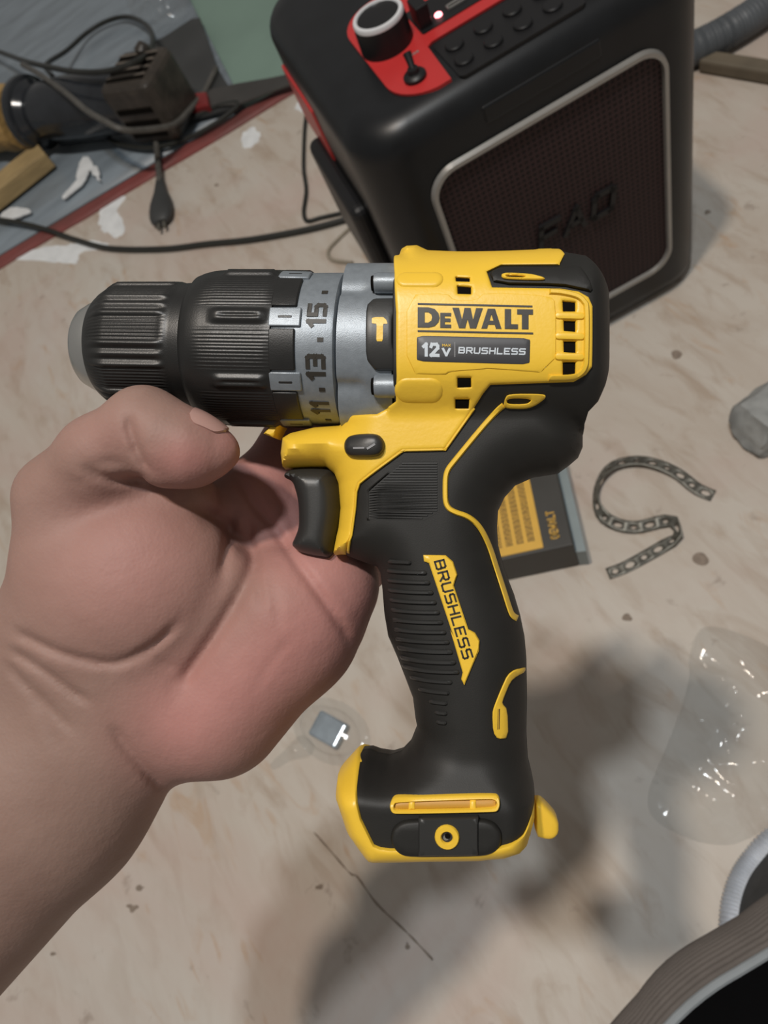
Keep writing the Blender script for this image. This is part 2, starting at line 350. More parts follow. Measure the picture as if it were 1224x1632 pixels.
# grille with silver frame on the front (plane y = 0, facing -y)
gx0, gx1, gz0, gz1 = 0.041, 0.240, 0.044, 0.272
go = rrect(gx0, gz0, gx1, gz1, 0.024, 8); gi = rrect(gx0+0.0050, gz0+0.0050, gx1-0.0050, gz1-0.0050, 0.0195, 8)
n = len(go)
v = [(x, -0.0005, z) for x, z in go] + [(x, -0.0045, z) for x, z in rrect(gx0+.0012, gz0+.0012, gx1-.0012, gz1-.0012, .023, 8)] + [(x, -0.0045, z) for x, z in rrect(gx0+.0045, gz0+.0045, gx1-.0045, gz1-.0045, .02, 8)] + [(x, 0.0, z) for x, z in gi]
f = []
for r in range(3):
    for k in range(n): f.append((r*n+k, r*n+(k+1) % n, (r+1)*n+(k+1) % n, (r+1)*n+k))
tag(obj('grille_frame', v, f, 'silver', spk), 'silver rounded frame around the grille')
# slightly bowed perforated grille
v = []; f = []; NG = 24
for j in range(NG+1):
    for i in range(NG+1):
        x = gx0+.004+(gx1-gx0-.008)*i/NG; z = gz0+.004+(gz1-gz0-.008)*j/NG
        e = min(i, NG-i, j, NG-j)/NG*2
        r_ = 0.02
        cxx = min(max(x, gx0+r_), gx1-r_); czz = min(max(z, gz0+r_), gz1-r_); dd = math.hypot(x-cxx, z-czz)
        if dd > r_-.004: x = cxx+(x-cxx)*(r_-.004)/dd; z = czz+(z-czz)*(r_-.004)/dd
        v.append((x, -0.0008-0.0022*(1-(1-min(1, e*1.5))**2), z))
for j in range(NG):
    for i in range(NG): f.append((j*(NG+1)+i, j*(NG+1)+i+1, (j+1)*(NG+1)+i+1, (j+1)*(NG+1)+i))
tag(obj('grille', v, f, 'grille', spk), 'dark maroon perforated grille')

# ------------------------------------------------------------------ stroke lettering
GL = {'B': (.95, [[(0,0),(0,1),(.72,1),(.86,.88),(.86,.62),(.74,.52),(0,.52)], [(.74,.52),(.9,.42),(.9,.12),(.78,0),(0,0)]]),
 'R': (.95, [[(0,0),(0,1),(.76,1),(.9,.88),(.9,.58),(.76,.46),(0,.46)], [(.45,.46),(.92,0)]]),
 'U': (.95, [[(0,1),(0,.14),(.14,0),(.76,0),(.9,.14),(.9,1)]]),
 'S': (.95, [[(.9,1),(.12,1),(0,.9),(0,.62),(.12,.52),(.78,.52),(.9,.42),(.9,.1),(.78,0),(0,0)]]),
 'H': (.95, [[(0,0),(0,1)], [(.9,0),(.9,1)], [(0,.5),(.9,.5)]]),
 'L': (.85, [[(0,1),(0,0),(.8,0)]]),
 'E': (.9, [[(.85,1),(0,1),(0,0),(.85,0)], [(0,.5),(.7,.5)]]),
 '1': (.5, [[(0,.78),(.3,1),(.3,0)]]), 'I': (.3, [[(.1,0),(.1,1)]]),
 '2': (.85, [[(0,.78),(.1,1),(.62,1),(.75,.85),(.75,.66),(0,0),(.8,0)]]),
 '3': (.85, [[(0,1),(.65,1),(.75,.9),(.75,.6),(.65,.52),(.2,.52)], [(.65,.52),(.75,.42),(.75,.1),(.65,0),(0,0)]]),
 '5': (.85, [[(.75,1),(0,1),(0,.55),(.62,.55),(.75,.45),(.75,.1),(.62,0),(0,0)]]),
 'V': (.85, [[(0,1),(.4,0),(.8,1)]]), 'M': (1.05, [[(0,0),(0,1),(.5,.4),(1,1),(1,0)]]),
 'A': (.95, [[(0,0),(.45,1),(.9,0)], [(.2,.33),(.7,.33)]]), 'X': (.9, [[(0,0),(.85,1)], [(0,1),(.85,0)]]),
 'F': (.85, [[(.8,1),(0,1),(0,0)], [(0,.5),(.65,.5)]]), 'O': (.95, [[(.12,0),(0,.12),(0,.88),(.12,1),(.78,1),(.9,.88),(.9,.12),(.78,0),(.1,0)]]),
 'D': (.95, [[(0,0),(0,1),(.65,1),(.88,.8),(.88,.2),(.65,0),(0,0)]]), 'W': (1.2, [[(0,1),(.3,0),(.58,.8),(.86,0),(1.16,1)]]), 'T': (.9, [[(0,1),(.85,1)], [(.42,1),(.42,0)]])}
def ribbon(P, wd):
    P = np.asarray(P, float); n = len(P); L = []; Rr = []
    for i in range(n):
        d0 = P[i]-P[i-1] if i > 0 else P[1]-P[0]; d1 = P[i+1]-P[i] if i < n-1 else P[-1]-P[-2]
        d0 = d0/(np.linalg.norm(d0)+1e-9); d1 = d1/(np.linalg.norm(d1)+1e-9); t = d0+d1; t = t/(np.linalg.norm(t)+1e-9)
        nn = np.array([-t[1], t[0]]); c = max(0.55, t @ d1)
        L.append(P[i]+nn*wd/2/c); Rr.append(P[i]-nn*wd/2/c)
    return np.array(L + Rr[::-1])
def text_polys(s, wd, gap=0.28, aspect=1.0):
    """list of polygons in unit-height text space; returns polys, total width"""
    out = []; x = 0
    for ch in s:
        if ch == ' ': x += .5; continue
        a, st = GL[ch]
        for p in st:
            q = np.array(p, float)*[aspect, 1]+[x, 0]
            for a_, b_ in zip(q[:-1], q[1:]):
                d = (b_-a_)/np.linalg.norm(b_-a_); nn = np.array([-d[1], d[0]])*wd/2
                a2, b2 = a_-d*wd*.45, b_+d*wd*.45
                out.append((np.array([a2-nn, b2-nn, b2+nn, a2+nn]), []))
        x += a*aspect+gap
    return out, x-gap
def tri_polys(polys):
    """tessellate [(outer, holes)] -> list of (points2d, tris, loops)"""
    res = []
    for outer, holes in polys:
        loops = [np.asarray(outer, float)]+[np.asarray(h, float) for h in holes]
        pts = np.concatenate(loops)
        tris = tessellate_polygon([[Vector((p[0], p[1], 0)) for p in l] for l in loops])
        res.append((pts, tris, [len(l) for l in loops]))
    return res
def decal(name, polys, mapf, th, m, parent, scale=1.0):
    """mapf(points2d Nx2, lift) -> Nx3"""
    V = []; Fc = []
    for pts, tris, lens in tri_polys(polys):
        i0 = len(V); n = len(pts); V += list(mapf(pts, th)); V += list(mapf(pts, -0.3*th))
        for t in tris:
            a, b, c = pts[t[0]], pts[t[1]], pts[t[2]]
            s = (b[0]-a[0])*(c[1]-a[1])-(b[1]-a[1])*(c[0]-a[0])
            Fc.append(tuple(i0+k for k in (t if s > 0 else t[::-1])))
        st = 0
        for li, l in enumerate(lens):
            P = pts[st:st+l]; A = np.sum(P[:, 0]*np.roll(P[:, 1], -1)-np.roll(P[:, 0], -1)*P[:, 1])
            ccw = (A > 0) == (li == 0)
            for k in range(l):
                a, b = i0+st+k, i0+st+(k+1) % l
                if not ccw: a, b = b, a
                Fc.append((a, a+n, b+n, b))
            st += l
    return obj(name, V, Fc, m, parent, smooth=False, scale=scale)

# emblem on the grille: raised letters on the front
def front_pt(px, py):   # photo pixel on the speaker's front plane -> local x, z
    d = CR*(px-CX)/F+CU*(CY-py)/F+CF; nrm = np.array([sb[0], sb[1], 0]); p = CP+d*(((SO-CP) @ nrm)/(d @ nrm))-SO
    return p[:2] @ sa, p[2]
EMX, EMZ = front_pt(858, 392)
tp, tw = text_polys('FAO', 0.22, 0.35)
def mp_sp(P, l):
    P = np.asarray(P); k = 0.021
    return np.stack([EMX+P[:, 0]*k*0.95+P[:, 1]*0.004, np.full(len(P), -0.0034-l), EMZ+P[:, 1]*k], 1)
decal('emblem', [(p[::1], h) for p, h in tp], mp_sp, 0.0022, 'spkdark', spk)

# control panel on top
def top_prism(name, poly, z0, z1, m, parent=spk):
    v, f = extrude_poly([tuple(p) for p in poly], z0, z1); return obj(name, v, f, m, parent, ang=40)
def arc(cx, cy, r, a0, a1, n=8): return [(cx+r*math.cos(math.radians(a0+(a1-a0)*k/n)), cy+r*math.sin(math.radians(a0+(a1-a0)*k/n))) for k in range(n+1)]
pan = arc(0.080, 0.050, 0.033, 180, 262) + [(0.0858, 0.0175), (0.0885, 0.0655), (0.093, 0.0685), (0.192, 0.0685), (0.1945, 0.0655), (0.1975, 0.0175)] + arc(0.203, 0.050, 0.033, 278, 360) + arc(0.203, 0.128, 0.033, 0, 90) + arc(0.080, 0.128, 0.033, 90, 180)
red = top_prism('control_panel', pan, SH-0.001, SH+0.0015, 'red'); tag(red, 'glossy red control panel')
pad = top_prism('button_pad', rrect(0.0915, 0.0135, 0.1895, 0.0655, 0.004, 4), SH-0.002, SH+0.0008, 'spkdark')
for i in range(4):
    for j, yy in enumerate((0.0502, 0.0295)):
        c = (0.1035 + 0.0233*i - 0.002*j, yy)
        v, f = loft([[(c[0]+r*math.cos(t), c[1]+r*math.sin(t), z) for t in np.linspace(0, 2*math.pi, 21)[:-1]] for r, z in ((0.0072, SH+.0005), (0.0070, SH+.0022), (0.0062, SH+.003))])
        obj('push_button', v, f, 'spkdark', pad)
disp = top_prism('display_window', rrect(0.0915, 0.081, 0.190, 0.118, 0.002, 3), SH+0.0005, SH+0.0022, 'spkdark')
u = sp(728, 10); v, f = [], []
box(v, f, (u[0]-.007, u[1]-.0028, SH+.002), (u[0]+.007, u[1]-.0015, SH+.0034)); box(v, f, (u[0]-.007, u[1]+.0012, SH+.002), (u[0]+.007, u[1]+.0028, SH+.0034))
box(v, f, (u[0]-.0075, u[1]-.0028, SH+.002), (u[0]-.0065, u[1]+.0028, SH+.0034)); box(v, f, (u[0]+.0065, u[1]-.0028, SH+.002), (u[0]+.0075, u[1]+.0028, SH+.0034))
obj('usb_socket', v, f, 'silver', disp, smooth=False)
u = sp(700, 29)
v, f = loft([[(u[0]+r*math.cos(t), u[1]+r*math.sin(t), z) for t in np.linspace(0, 2*math.pi, 13)[:-1]] for r, z in ((0.003, SH+.002), (0.0028, SH+.0032), (0.0016, SH+.004))])
tag(obj('indicator_light', v, f, 'led', disp), 'glowing red indicator light')
v, f = [], []; u = sp(676, 38); box(v, f, (u[0]-.006, u[1]-.010, SH+.001), (u[0]+.004, u[1]+.008, SH+.018)); bevel(obj('slider_stub', v, f, 'spkdark', disp, smooth=False), .001)
v, f = loft([[(0.0675+r*math.cos(t), 0.0965+r*math.sin(t), z) for t in np.linspace(0, 2*math.pi, 41)[:-1]] for r, z in ((0.0205, SH+.0015), (0.0200, SH+.018), (0.0195, SH+.0225), (0.0185, SH+.0235))])
kn = obj('volume_knob', v, f, 'spkdark', spk)
kr = [(0.0196, SH+.0205), (0.0198, SH+.0228), (0.0190, SH+.0243), (0.0166, SH+.0246), (0.0160, SH+.0234)]
v = []; f = []
for r, z in kr:
    for k in range(40): v.append((0.0675+r*math.cos(k*math.pi/20), 0.0965+r*math.sin(k*math.pi/20), z))
for i in range(4):
    for k in range(40): f.append((i*40+k, i*40+(k+1) % 40, (i+1)*40+(k+1) % 40, (i+1)*40+k))
tag(obj('knob_ring', v, f, 'knobring', kn), 'bright silver ring')
tb = (0.0672, 0.0400)
v, f = loft([[(tb[0]+r*math.cos(t), tb[1]+r*math.sin(t), z) for t in np.linspace(0, 2*math.pi, 21)[:-1]] for r, z in ((0.0085, SH+.001), (0.0085, SH+.004), (0.007, SH+.0055), (0.0045, SH+.006), (0.004, SH+.009))])
tg = obj('toggle_switch', v, f, 'spkdark', spk)
v, f = tube([(tb[0], tb[1], SH+.006), (tb[0]+.001, tb[1]+.005, SH+.011), (tb[0]+.0016, tb[1]+.009, SH+.0155)], [.0022, .0026, .0032], 10); obj('toggle_lever', v, f, 'spkdark', tg)
decal('switch_marking', [([(x, 0), (x+w_, 0), (x+w_, 1), (x, 1)], []) for x, w_ in ((0, .7), (.95, .25), (1.4, .8), (2.4, .6), (3.2, .7))], lambda P, l: np.stack([0.0705+np.asarray(P)[:, 0]*0.0028, 0.0655+np.asarray(P)[:, 1]*0.0022, np.full(len(P), SH+.0016+l)], 1), 0.0002, 'silver', red)
# front lip of the top and side details
v, f = [], []; box(v, f, (0.096, -0.0008, 0.284), (0.190, 0.008, 0.2985)); bevel(obj('front_lip', v, f, 'spk', spk, smooth=False), .002)
v, f = [], []; box(v, f, (-0.0022, 0.150, 0.212), (0.004, 0.240, 0.272)); tag(bevel(obj('side_panel', v, f, 'red', spk, smooth=False), .002), 'red side panel')
v, f = [], []; box(v, f, (-0.015, 0.070, 0.120), (0.004, 0.200, 0.222)); bevel(obj('side_handle', v, f, 'spkdark', spk, smooth=False), .010, 4)
for x in (0.03, SW-0.03):
    for y in (0.035, SD-0.035):
        v, f = cyl((x, y, 0.0), (0, 0, 1), .012, .013, .006); obj('rubber_foot', v, f, 'spkdark', spk)

# ------------------------------------------------------------------ drill
DD = 235.0                       # mm, distance of the drill's middle plane from the camera
PSI = math.radians(7.0)          # chuck end turned a little away
c_, s_ = math.cos(PSI), math.sin(PSI)
XA = c_*CR - s_*CF; YA = CU; ZA = -c_*CF - s_*CR
drill = bpy.data.objects.new('cordless_drill', None); col.objects.link(drill); drill.empty_display_size = 0.02
O = CP + CF*DD*0.001
Md = Matrix.Identity(4)
for i in range(3): Md[i][0], Md[i][1], Md[i][2], Md[i][3] = XA[i], YA[i], ZA[i], O[i]
drill.matrix_world = Md
tag(drill, 'black and yellow cordless hammer drill without battery, resting in the open hand', 'drill')
MM = 0.001
def LP(px, py, w=0.0):
    """photo pixel -> drill-plane millimetres at height w above the drill's middle plane"""
    dx, dy = (px-CX)/F, (CY-py)/F
    t = (w-DD*c_)/(-dx*s_-c_)
    P = np.array([t*dx, t*dy, -t+DD])
    return np.array([P[0]*c_+P[2]*s_, P[1]])
def Z1(x, y): return (90+x/2.448, 380+y/2.448)
def Z2(x, y): return (540+x/2.782, 380+y/2.782)
def Z3(x, y): return (430+x/2.354, 640+y/2.354)
def Z4(x, y): return (500+x/2.782, 1000+y/2.782)
def TR(zf, pts, w): return [LP(*zf(p[0], p[1]), p[2] if len(p) > 2 else w) for p in pts]
def ID(x, y): return (x, y)

def segdist(P, loops):
    P = np.asarray(P, float); best = np.full(len(P), 1e9)
    for loop, closed in loops:
        A = np.asarray(loop, float); B = np.roll(A, -1, 0)
        if not closed: A, B = A[:-1], B[:-1]
        for s in range(0, len(P), 4000):
            p = P[s:s+4000][:, None, :]; d = (B-A)[None]; L2 = (d**2).sum(-1)+1e-12
            t = np.clip(((p-A[None])*d).sum(-1)/L2, 0, 1)
            q = A[None]+t[..., None]*d
            best[s:s+4000] = np.minimum(best[s:s+4000], np.sqrt(((p-q)**2).sum(-1)).min(1))
    return best
def inside(P, poly):
    P = np.asarray(P, float); A = np.asarray(poly, float); B = np.roll(A, -1, 0)
    r = np.zeros(len(P), bool)
    for a, b in zip(A, B):
        c = ((a[1] > P[:, 1]) != (b[1] > P[:, 1])) & (P[:, 0] < (b[0]-a[0])*(P[:, 1]-a[1])/(b[1]-a[1]+1e-15)+a[0])
        r ^= c
    return r
def resample(poly, step):
    out = []; n = len(poly)
    for i in range(n):
        a = np.asarray(poly[i]); b = np.asarray(poly[(i+1) % n]); L = np.linalg.norm(b-a); k = max(1, int(math.ceil(L/step)))
        for j in range(k): out.append(a+(b-a)*j/k)
    return np.array(out)
def chaikin(P, n=2, q=0.22):
    P = [np.asarray(p, float) for p in P]
    for _ in range(n):
        o = []
        for i in range(len(P)):
            a, b = P[i], P[(i+1) % len(P)]; o += [a+(b-a)*q, a+(b-a)*(1-q)]
        P = o
    return P

def patch(name, poly, hf, m, parent=None, off=0.0, edge=0.6, grid=1.4, step=1.0, rings=(0.3, 0.8), holes=(), back=False, depth=1.6, ang=40, label=None):
    loops = [resample(poly, step)]+[resample(h, step) for h in holes]
    pts = []; edges = []
    for l in loops:
        i0 = len(pts); n = len(l); pts += list(l); edges += [(i0+k, i0+(k+1) % n) for k in range(n)]
    allb = [(l, True) for l in loops]
    def ok(P): 
        k = inside(P, loops[0])
        for h in loops[1:]: k &= ~inside(P, h)
        return k
    extra = []
    for r in rings:
        for l in loops:
            t = np.roll(l, -1, 0)-np.roll(l, 1, 0); t /= np.linalg.norm(t, axis=1)[:, None]+1e-9
            nn = np.stack([-t[:, 1], t[:, 0]], 1)
            for sg in (1, -1):
                q = l+nn*r*sg; k = ok(q); q = q[k]
                if len(q):
                    d = segdist(q, allb); extra.append(q[d > r*0.93])
    lo, hi = loops[0].min(0), loops[0].max(0)
    gx, gy = np.meshgrid(np.arange(lo[0]+grid*.37, hi[0], grid), np.arange(lo[1]+grid*.41, hi[1], grid))
    G = np.stack([gx.ravel(), gy.ravel()], 1); G = G[ok(G)]
    if len(G):
        d = segdist(G, allb); G = G[d > (max(rings)+grid*.5 if rings else grid*.4)]; extra.append(G)
    ex = np.concatenate(extra) if extra else np.zeros((0, 2))
    allp = pts+list(ex)
    vc, ve, vf, _, _, _ = delaunay_2d_cdt([Vector((p[0], p[1])) for p in allp], edges, [], 0, 1e-4)
    P = np.array([(q[0], q[1]) for q in vc]); T = np.array([list(t) for t in vf if len(t) == 3])
    cen = P[T].mean(1); T = T[ok(cen)]
    a, b, c = P[T[:, 0]], P[T[:, 1]], P[T[:, 2]]
    sgn = (b[:, 0]-a[:, 0])*(c[:, 1]-a[:, 1])-(b[:, 1]-a[:, 1])*(c[:, 0]-a[:, 0])
    T[sgn < 0] = T[sgn < 0][:, ::-1]
    T = T[np.abs(sgn) > 1e-9]
    d = segdist(P, allb)
    hb = hf(P)
    h = hb+off-edge*(1-np.sqrt(np.clip(1-(1-np.clip(d/edge, 0, 1))**2, 0, 1)))
    n = len(P)
    V = np.concatenate([np.column_stack([P, h]), np.column_stack([P, -h if back else np.minimum(h, hb)-depth])])
    Fc = [tuple(t) for t in T]
    if back: Fc += [tuple(n+k for k in t[::-1]) for t in T]
    cnt = {}
    for t in T:
        for k in range(3):
            e = (t[k], t[(k+1) % 3]); cnt[e] = 1
    for (p, q) in cnt:
        if (q, p) not in cnt: Fc.append((p, p+n, q+n, q))
    o = obj(name, V, Fc, m, parent or drill, ang=ang, scale=MM)
    if label: o['label'] = label
    return o

def sst(x, a, b):
    t = np.clip((x-a)/(b-a), 0, 1); return t*t*(3-2*t)
def fw(x, y):
    return 10.0*sst(y, 1290, 1330)+(5.0*sst(x, 800, 850)*sst(y, 1200, 1250))*(1-sst(y, 1290, 1330))
SIL = [LP(x, y, fw(x, y)) for x, y in [(553,428),(632,428),(640,405),(650,399),(668,398),(685,406),(842,412),(853,405),(876,405),(886,414),(897,428),(921,437),(950,477),(964,491),(966,560),(960,596),(950,628),(939,653),(926,667),(924,682),(928,696),(928,714),(921,730),(907,742),(889,755),(850,761),(821,774),(804,793),(794,814),(792,840),(794,869),(804,908),(819,946),(829,980),(836,1014),(839,1050),(840,1108),(839,1165),(841,1205),(847,1230),(853,1259),(853,1300),(845,1345),(834,1356),(806,1365),(766,1369),(593,1372),(581,1365),(554,1309),(541,1248),(543,1223),(565,1198),(572,1192),(580,1194),(590,1193),(604,1199),(622,1202),(640,1196),(655,1180),(665,1155),(662,1140),(658,1108),(647,1079),(633,1043),(619,1011),(613,975),(610,937),(607,912),(602,903),(587,898),(553,886),(547,884),(530,886),(542,840),(545,810),(542,772),(536,757),(523,746),(455,748),(452,725),(455,699),(468,691),(506,682),(545,679)]]
YM = LP(780, 553)[1]; XF = LP(628, 553)[0]; XE = LP(966, 553)[0]
YG0 = LP(700, 1180)[1]; YG1 = LP(700, 1250)[1]; YT = LP(560, 900)[1]
def H(P):
    P = np.asarray(P, float); x, y = P[:, 0], P[:, 1]
    d = segdist(P, [(SIL, True)])
    dy = np.abs(y-YM); hm = np.sqrt(np.clip(26.9**2-dy**2, 0, None))
    hm = np.where(hm > 22, 22+(25.5-22)*np.tanh((hm-22)/3.5), hm)
    hm = hm*sst(x, XF-1.5, XF+0.5)*np.sqrt(np.clip(1-(1-np.clip((XE-x)/8, 0, 1))**2, 0, 1))
    foot = sst(-y, -YG0, -YG1)
    trg = sst(-x, -LP(600, 800)[0], -LP(530, 800)[0])*(1-foot)*sst(y, LP(600, 960)[1], YT)
    T = 16.5+5.0*foot-2.5*trg; Rg = 15-7*foot-5*trg
    hg = T*np.sqrt(np.clip(1-(1-np.clip(d/Rg, 0, 1))**2, 0, 1))
    k = 3.0; q = np.clip(0.5+0.5*(hm-hg)/k, 0, 1)
    return hg*(1-q)+hm*q+k*q*(1-q)*(np.minimum(hm, hg) > 0.5)
RG = (0.3, 0.8, 1.5, 2.5, 3.8)

# rubber covered body
body = [LP(x, y, fw(x, y)) for x, y in [(640,470),(646,414),(668,410),(842,416),(880,418),(897,428),(921,437),(950,477),(964,491),(966,560),(960,596),(950,628),(939,653),(926,667),(924,682),(928,696),(928,714),(921,730),(907,742),(889,755),(850,761),(821,774),(804,793),(794,814),(792,840),(794,869),(804,908),(819,946),(829,980),(836,1014),(839,1050),(840,1108),(839,1165),(841,1205),(847,1230),(853,1259),(851,1300),(840,1340),(806,1358),(766,1362),(598,1366),(586,1360),(560,1306),(548,1248),(550,1226),(568,1202),(580,1194),(590,1193),(604,1199),(622,1202),(640,1196),(655,1180),(665,1155),(662,1140),(658,1108),(647,1079),(633,1043),(619,1011),(613,975),(610,937),(607,912),(602,903),(587,898),(556,886),(562,830),(575,775),(620,730),(640,690)]]
patch('grip_body', body, H, 'rubber', off=0.0, edge=0.3, grid=1.5, rings=RG, back=True, ang=50, label='black rubber covered body and grip')

# yellow housing
hy = TR(ID, [(617,650,18),(632,641,18),(632,600,24),(632,500,24),(632,445,16),(634,425,0),(640,405,0),(650,399,0),(668,398,0),(685,406,0),(842,412,0),(853,405,0),(876,405,0),(886,414,0),(894,424,6)], 0)
hy += TR(Z2, [(975,128,19),(720,116,21),(657,150,22),(680,220,24),(980,226,24),(1060,245,23),(1100,275,22),(1115,320,21),(1115,580,21),(1090,612,21),(1040,638,22),(672,650,22),(640,692,19),(475,930,16)], 20)
hy += TR(Z3, [(655,182),(500,187),(335,308),(322,335),(316,400),(302,500),(277,577,10),(235,580,8)], 14)
hy += [LP(x, y) for x, y in [(542,840),(545,810),(542,772),(536,757),(523,746),(455,748),(452,725),(455,699),(468,691),(506,682),(545,679)]]
hy += TR(ID, [(553,672,12),(556,660,16),(600,659,18)], 14)
vents = [TR(Z2, q, 24) for q in ([(990,285),(1045,290),(1045,330),(992,330)], [(994,370),(1045,373),(1045,420),(996,416)], [(994,462),(1046,462),(1047,512),(996,508)], [(992,552),(1047,549),(1047,604),(994,606)],
         [(518,170),(580,175),(580,192),(520,190)], [(526,215),(586,220),(586,252),(528,250)], [(526,617),(586,617),(586,655),(526,657)], [(514,703),(578,703),(574,741),(514,741)])]
housing = patch('motor_housing', hy, H, 'yellow', off=1.1, edge=0.8, grid=1.3, step=0.55, rings=(0.15, 0.4, 0.8, 1.4, 2.2, 3.2), holes=vents, back=True, label='yellow plastic motor housing and trigger frame')
for q in vents:
    c = np.mean(q, 0); patch('vent_slot', [c+(np.asarray(p)-c)*0.97 for p in q], H, 'vent', housing, off=0.25, edge=0.1, grid=1.0, rings=(.3,), depth=.6)
# raised label panel and bosses
patch('label_panel', chaikin(TR(Z2, [(302,252),(480,245),(512,278),(608,278),(650,240),(935,258),(962,290),(962,600),(660,578),(640,582),(490,592),(470,606),(302,600)], 25), 1), H, 'yellow', housing, off=1.36, edge=0.3, grid=1.0, rings=(0.2, 0.5))
def cap_poly(a, b, r, n=8):
    a, b = np.asarray(a), np.asarray(b); t = math.degrees(math.atan2(*(b-a)[::-1]))
    return arc(b[0], b[1], r, t-90, t+90, n)+arc(a[0], a[1], r, t+90, t+270, n)
for a, b, r in (((298,190),(425,192),2.9), ((302,676),(412,676),3.5)):
    patch('screw_boss', cap_poly(LP(*Z2(*a), 22), LP(*Z2(*b), 22), r), H, 'yellow', housing, off=1.6, edge=1.5, grid=1, rings=(.3, .8, 1.4))
for y in (348, 438, 527):
    patch('vent_rib', cap_poly(LP(*Z2(972, y), 25), LP(*Z2(1072, y+2), 25), 1.15), H, 'yellow', housing, off=1.9, edge=1.1, grid=1, rings=(.4,))
def ribpatch(name, pl_, wd, m, par, off, w, edge=None, smooth=6, lab=None, zf=Z3):
    pts = np.array(TR(zf, pl_, w))
    if smooth > 0: pts = catmull(pts, smooth)
    for _ in range(-smooth):
        o = [pts[0]]
        for a, b in zip(pts[:-1], pts[1:]): o += [a+(b-a)*.25, a+(b-a)*.75]
        pts = np.array(o+[pts[-1]])
    return patch(name, list(ribbon(pts, wd)), H, m, par, off=off, edge=edge or wd*.45, grid=5, rings=(wd*.22,), step=1.0, label=lab)
ribpatch('rear_rim', [(930,620),(1030,617),(1070,602),(1090,570),(1093,520),(1093,330),(1082,290),(1050,264),(985,248),(930,244)], 1.5, 'yellow', housing, 2.0, 24, zf=Z2, smooth=5)
ribpatch('edge_piping', [(766,30),(659,181),(502,185),(336,306),(323,338),(317,400),(303,500),(279,574)], 0.8, 'yellow', housing, 1.0, 15, smooth=0)
# black rubber strap with yellow inlay on the upper rear
strap = patch('rubber_strap', chaikin(TR(Z2, [(665,152),(722,121),(990,132),(1045,150,14),(1090,215,16),(1112,270,18),(1060,238,22),(980,219),(690,213)], 22), 1), H, 'rubber', off=1.3, edge=0.7, rings=(.3, .7))
def slot(pts, inner, zf, w, par, off=1.9):
    return patch('yellow_inlay', chaikin(TR(zf, pts, w), 2), H, 'yellow', par, off=off, edge=0.4, holes=[chaikin(TR(zf, inner, w), 2)], rings=(.25,), grid=1.2)
slot([(722,160),(745,153),(850,160),(912,180),(908,193),(735,186),(720,175)], [(740,166),(820,170),(828,178),(742,176)], Z2, 24, strap, 2.3)
slot([(733,722),(748,702),(905,702),(914,716),(872,745),(830,760),(728,758)], [(745,718),(830,718),(852,726),(830,742),(742,742)], Z2, 16, None, 1.2)
ribpatch('yellow_piping', [(876,20),(852,38),(800,94),(690,228),(668,256),(660,285),(659,330),(660,378),(672,402),(698,416),(738,428),(770,450),(798,485),(828,550),(850,620),(880,712),(906,795),(916,815),(936,830)], 1.5, 'yellow', None, 0.9, 15, smooth=-2)
ribpatch('yellow_piping', [(902,690),(960,690)], 0.5, 'rubber', None, 0.2, 3, smooth=0) if False else None
# lower yellow hook
patch('yellow_inlay', chaikin(TR(Z4, [(938,172,4),(890,178,9),(858,205,12),(830,265),(798,340),(791,370),(795,450),(815,484),(863,486),(859,362),(834,330),(842,305),(872,240),(902,208,9),(938,190,4)], 13), 1), H, 'yellow', None, off=0.9, edge=0.4, rings=(.3,), grid=1.2)
patch('inlay_groove', TR(Z4, [(815,350),(825,350),(823,440),(813,440)], 13), H, 'boxink', None, off=1.0, edge=0.1, rings=())

# textured thumb patch: fine ridges
ridges = []
NR = 22
for k in range(NR):
    y = 232+k*(437-232)/(NR-1)
    xl = 372 if y > 338 else 372+(338-y)*1.16
    xr = 628 if y < 408 else 628-(y-408)*1.9
    if xr-xl > 10: ridges.append((TR(Z3, [(xl, y-2.4), (xr, y-2.4), (xr, y+2.4), (xl, y+2.4)], 16.5), []))
def onH(lift0=0.0):
    def f(P, l):
        P = np.asarray(P); return np.column_stack([P, H(P)+lift0+l])
    return f
def subd(polys, step=3.0): return [(resample(o, step), h) for o, h in polys]
tag(decal('grip_texture', subd(ridges), onH(0.0), 0.32, 'trigger', drill, MM), kind='stuff')
patch('texture_border', TR(Z3, [(362,332),(496,220),(636,217),(636,414),(580,446),(362,446)], 16.5), H, 'rubber', None, off=0.55, edge=0.5, rings=(.3,), holes=[TR(Z3, [(369,338),(499,226),(630,224),(630,410),(577,439),(369,439)], 16.5)])
# ribs on the front of the grip
ribs = [(450,524,598)]+[(443,583+12*i,635+36.8*i) for i in range(11)]
for i, (x0, x1, y) in enumerate(ribs):
    x0 = x0+max(0, (y-700))*0.17
    r = patch('grip_rib', cap_poly(LP(*Z3(x0, y+2), 13), LP(*Z3(x1, y+4), 14), 0.62, 4), H, 'trigger', None, off=1.05, edge=0.55, rings=(.3,), grid=1.0)
for x0, x1, y in ((372,605,95),(385,618,145),(398,625,186),(430,605,230),(470,592,278),(520,583,325),(545,582,370),(552,580,412)):
    patch('grip_rib', cap_poly(LP(*Z4(x0, y), 13), LP(*Z4(x1, y+3), 14), 0.62, 4), H, 'trigger', None, off=1.0, edge=0.55, rings=(.3,), grid=1.0)
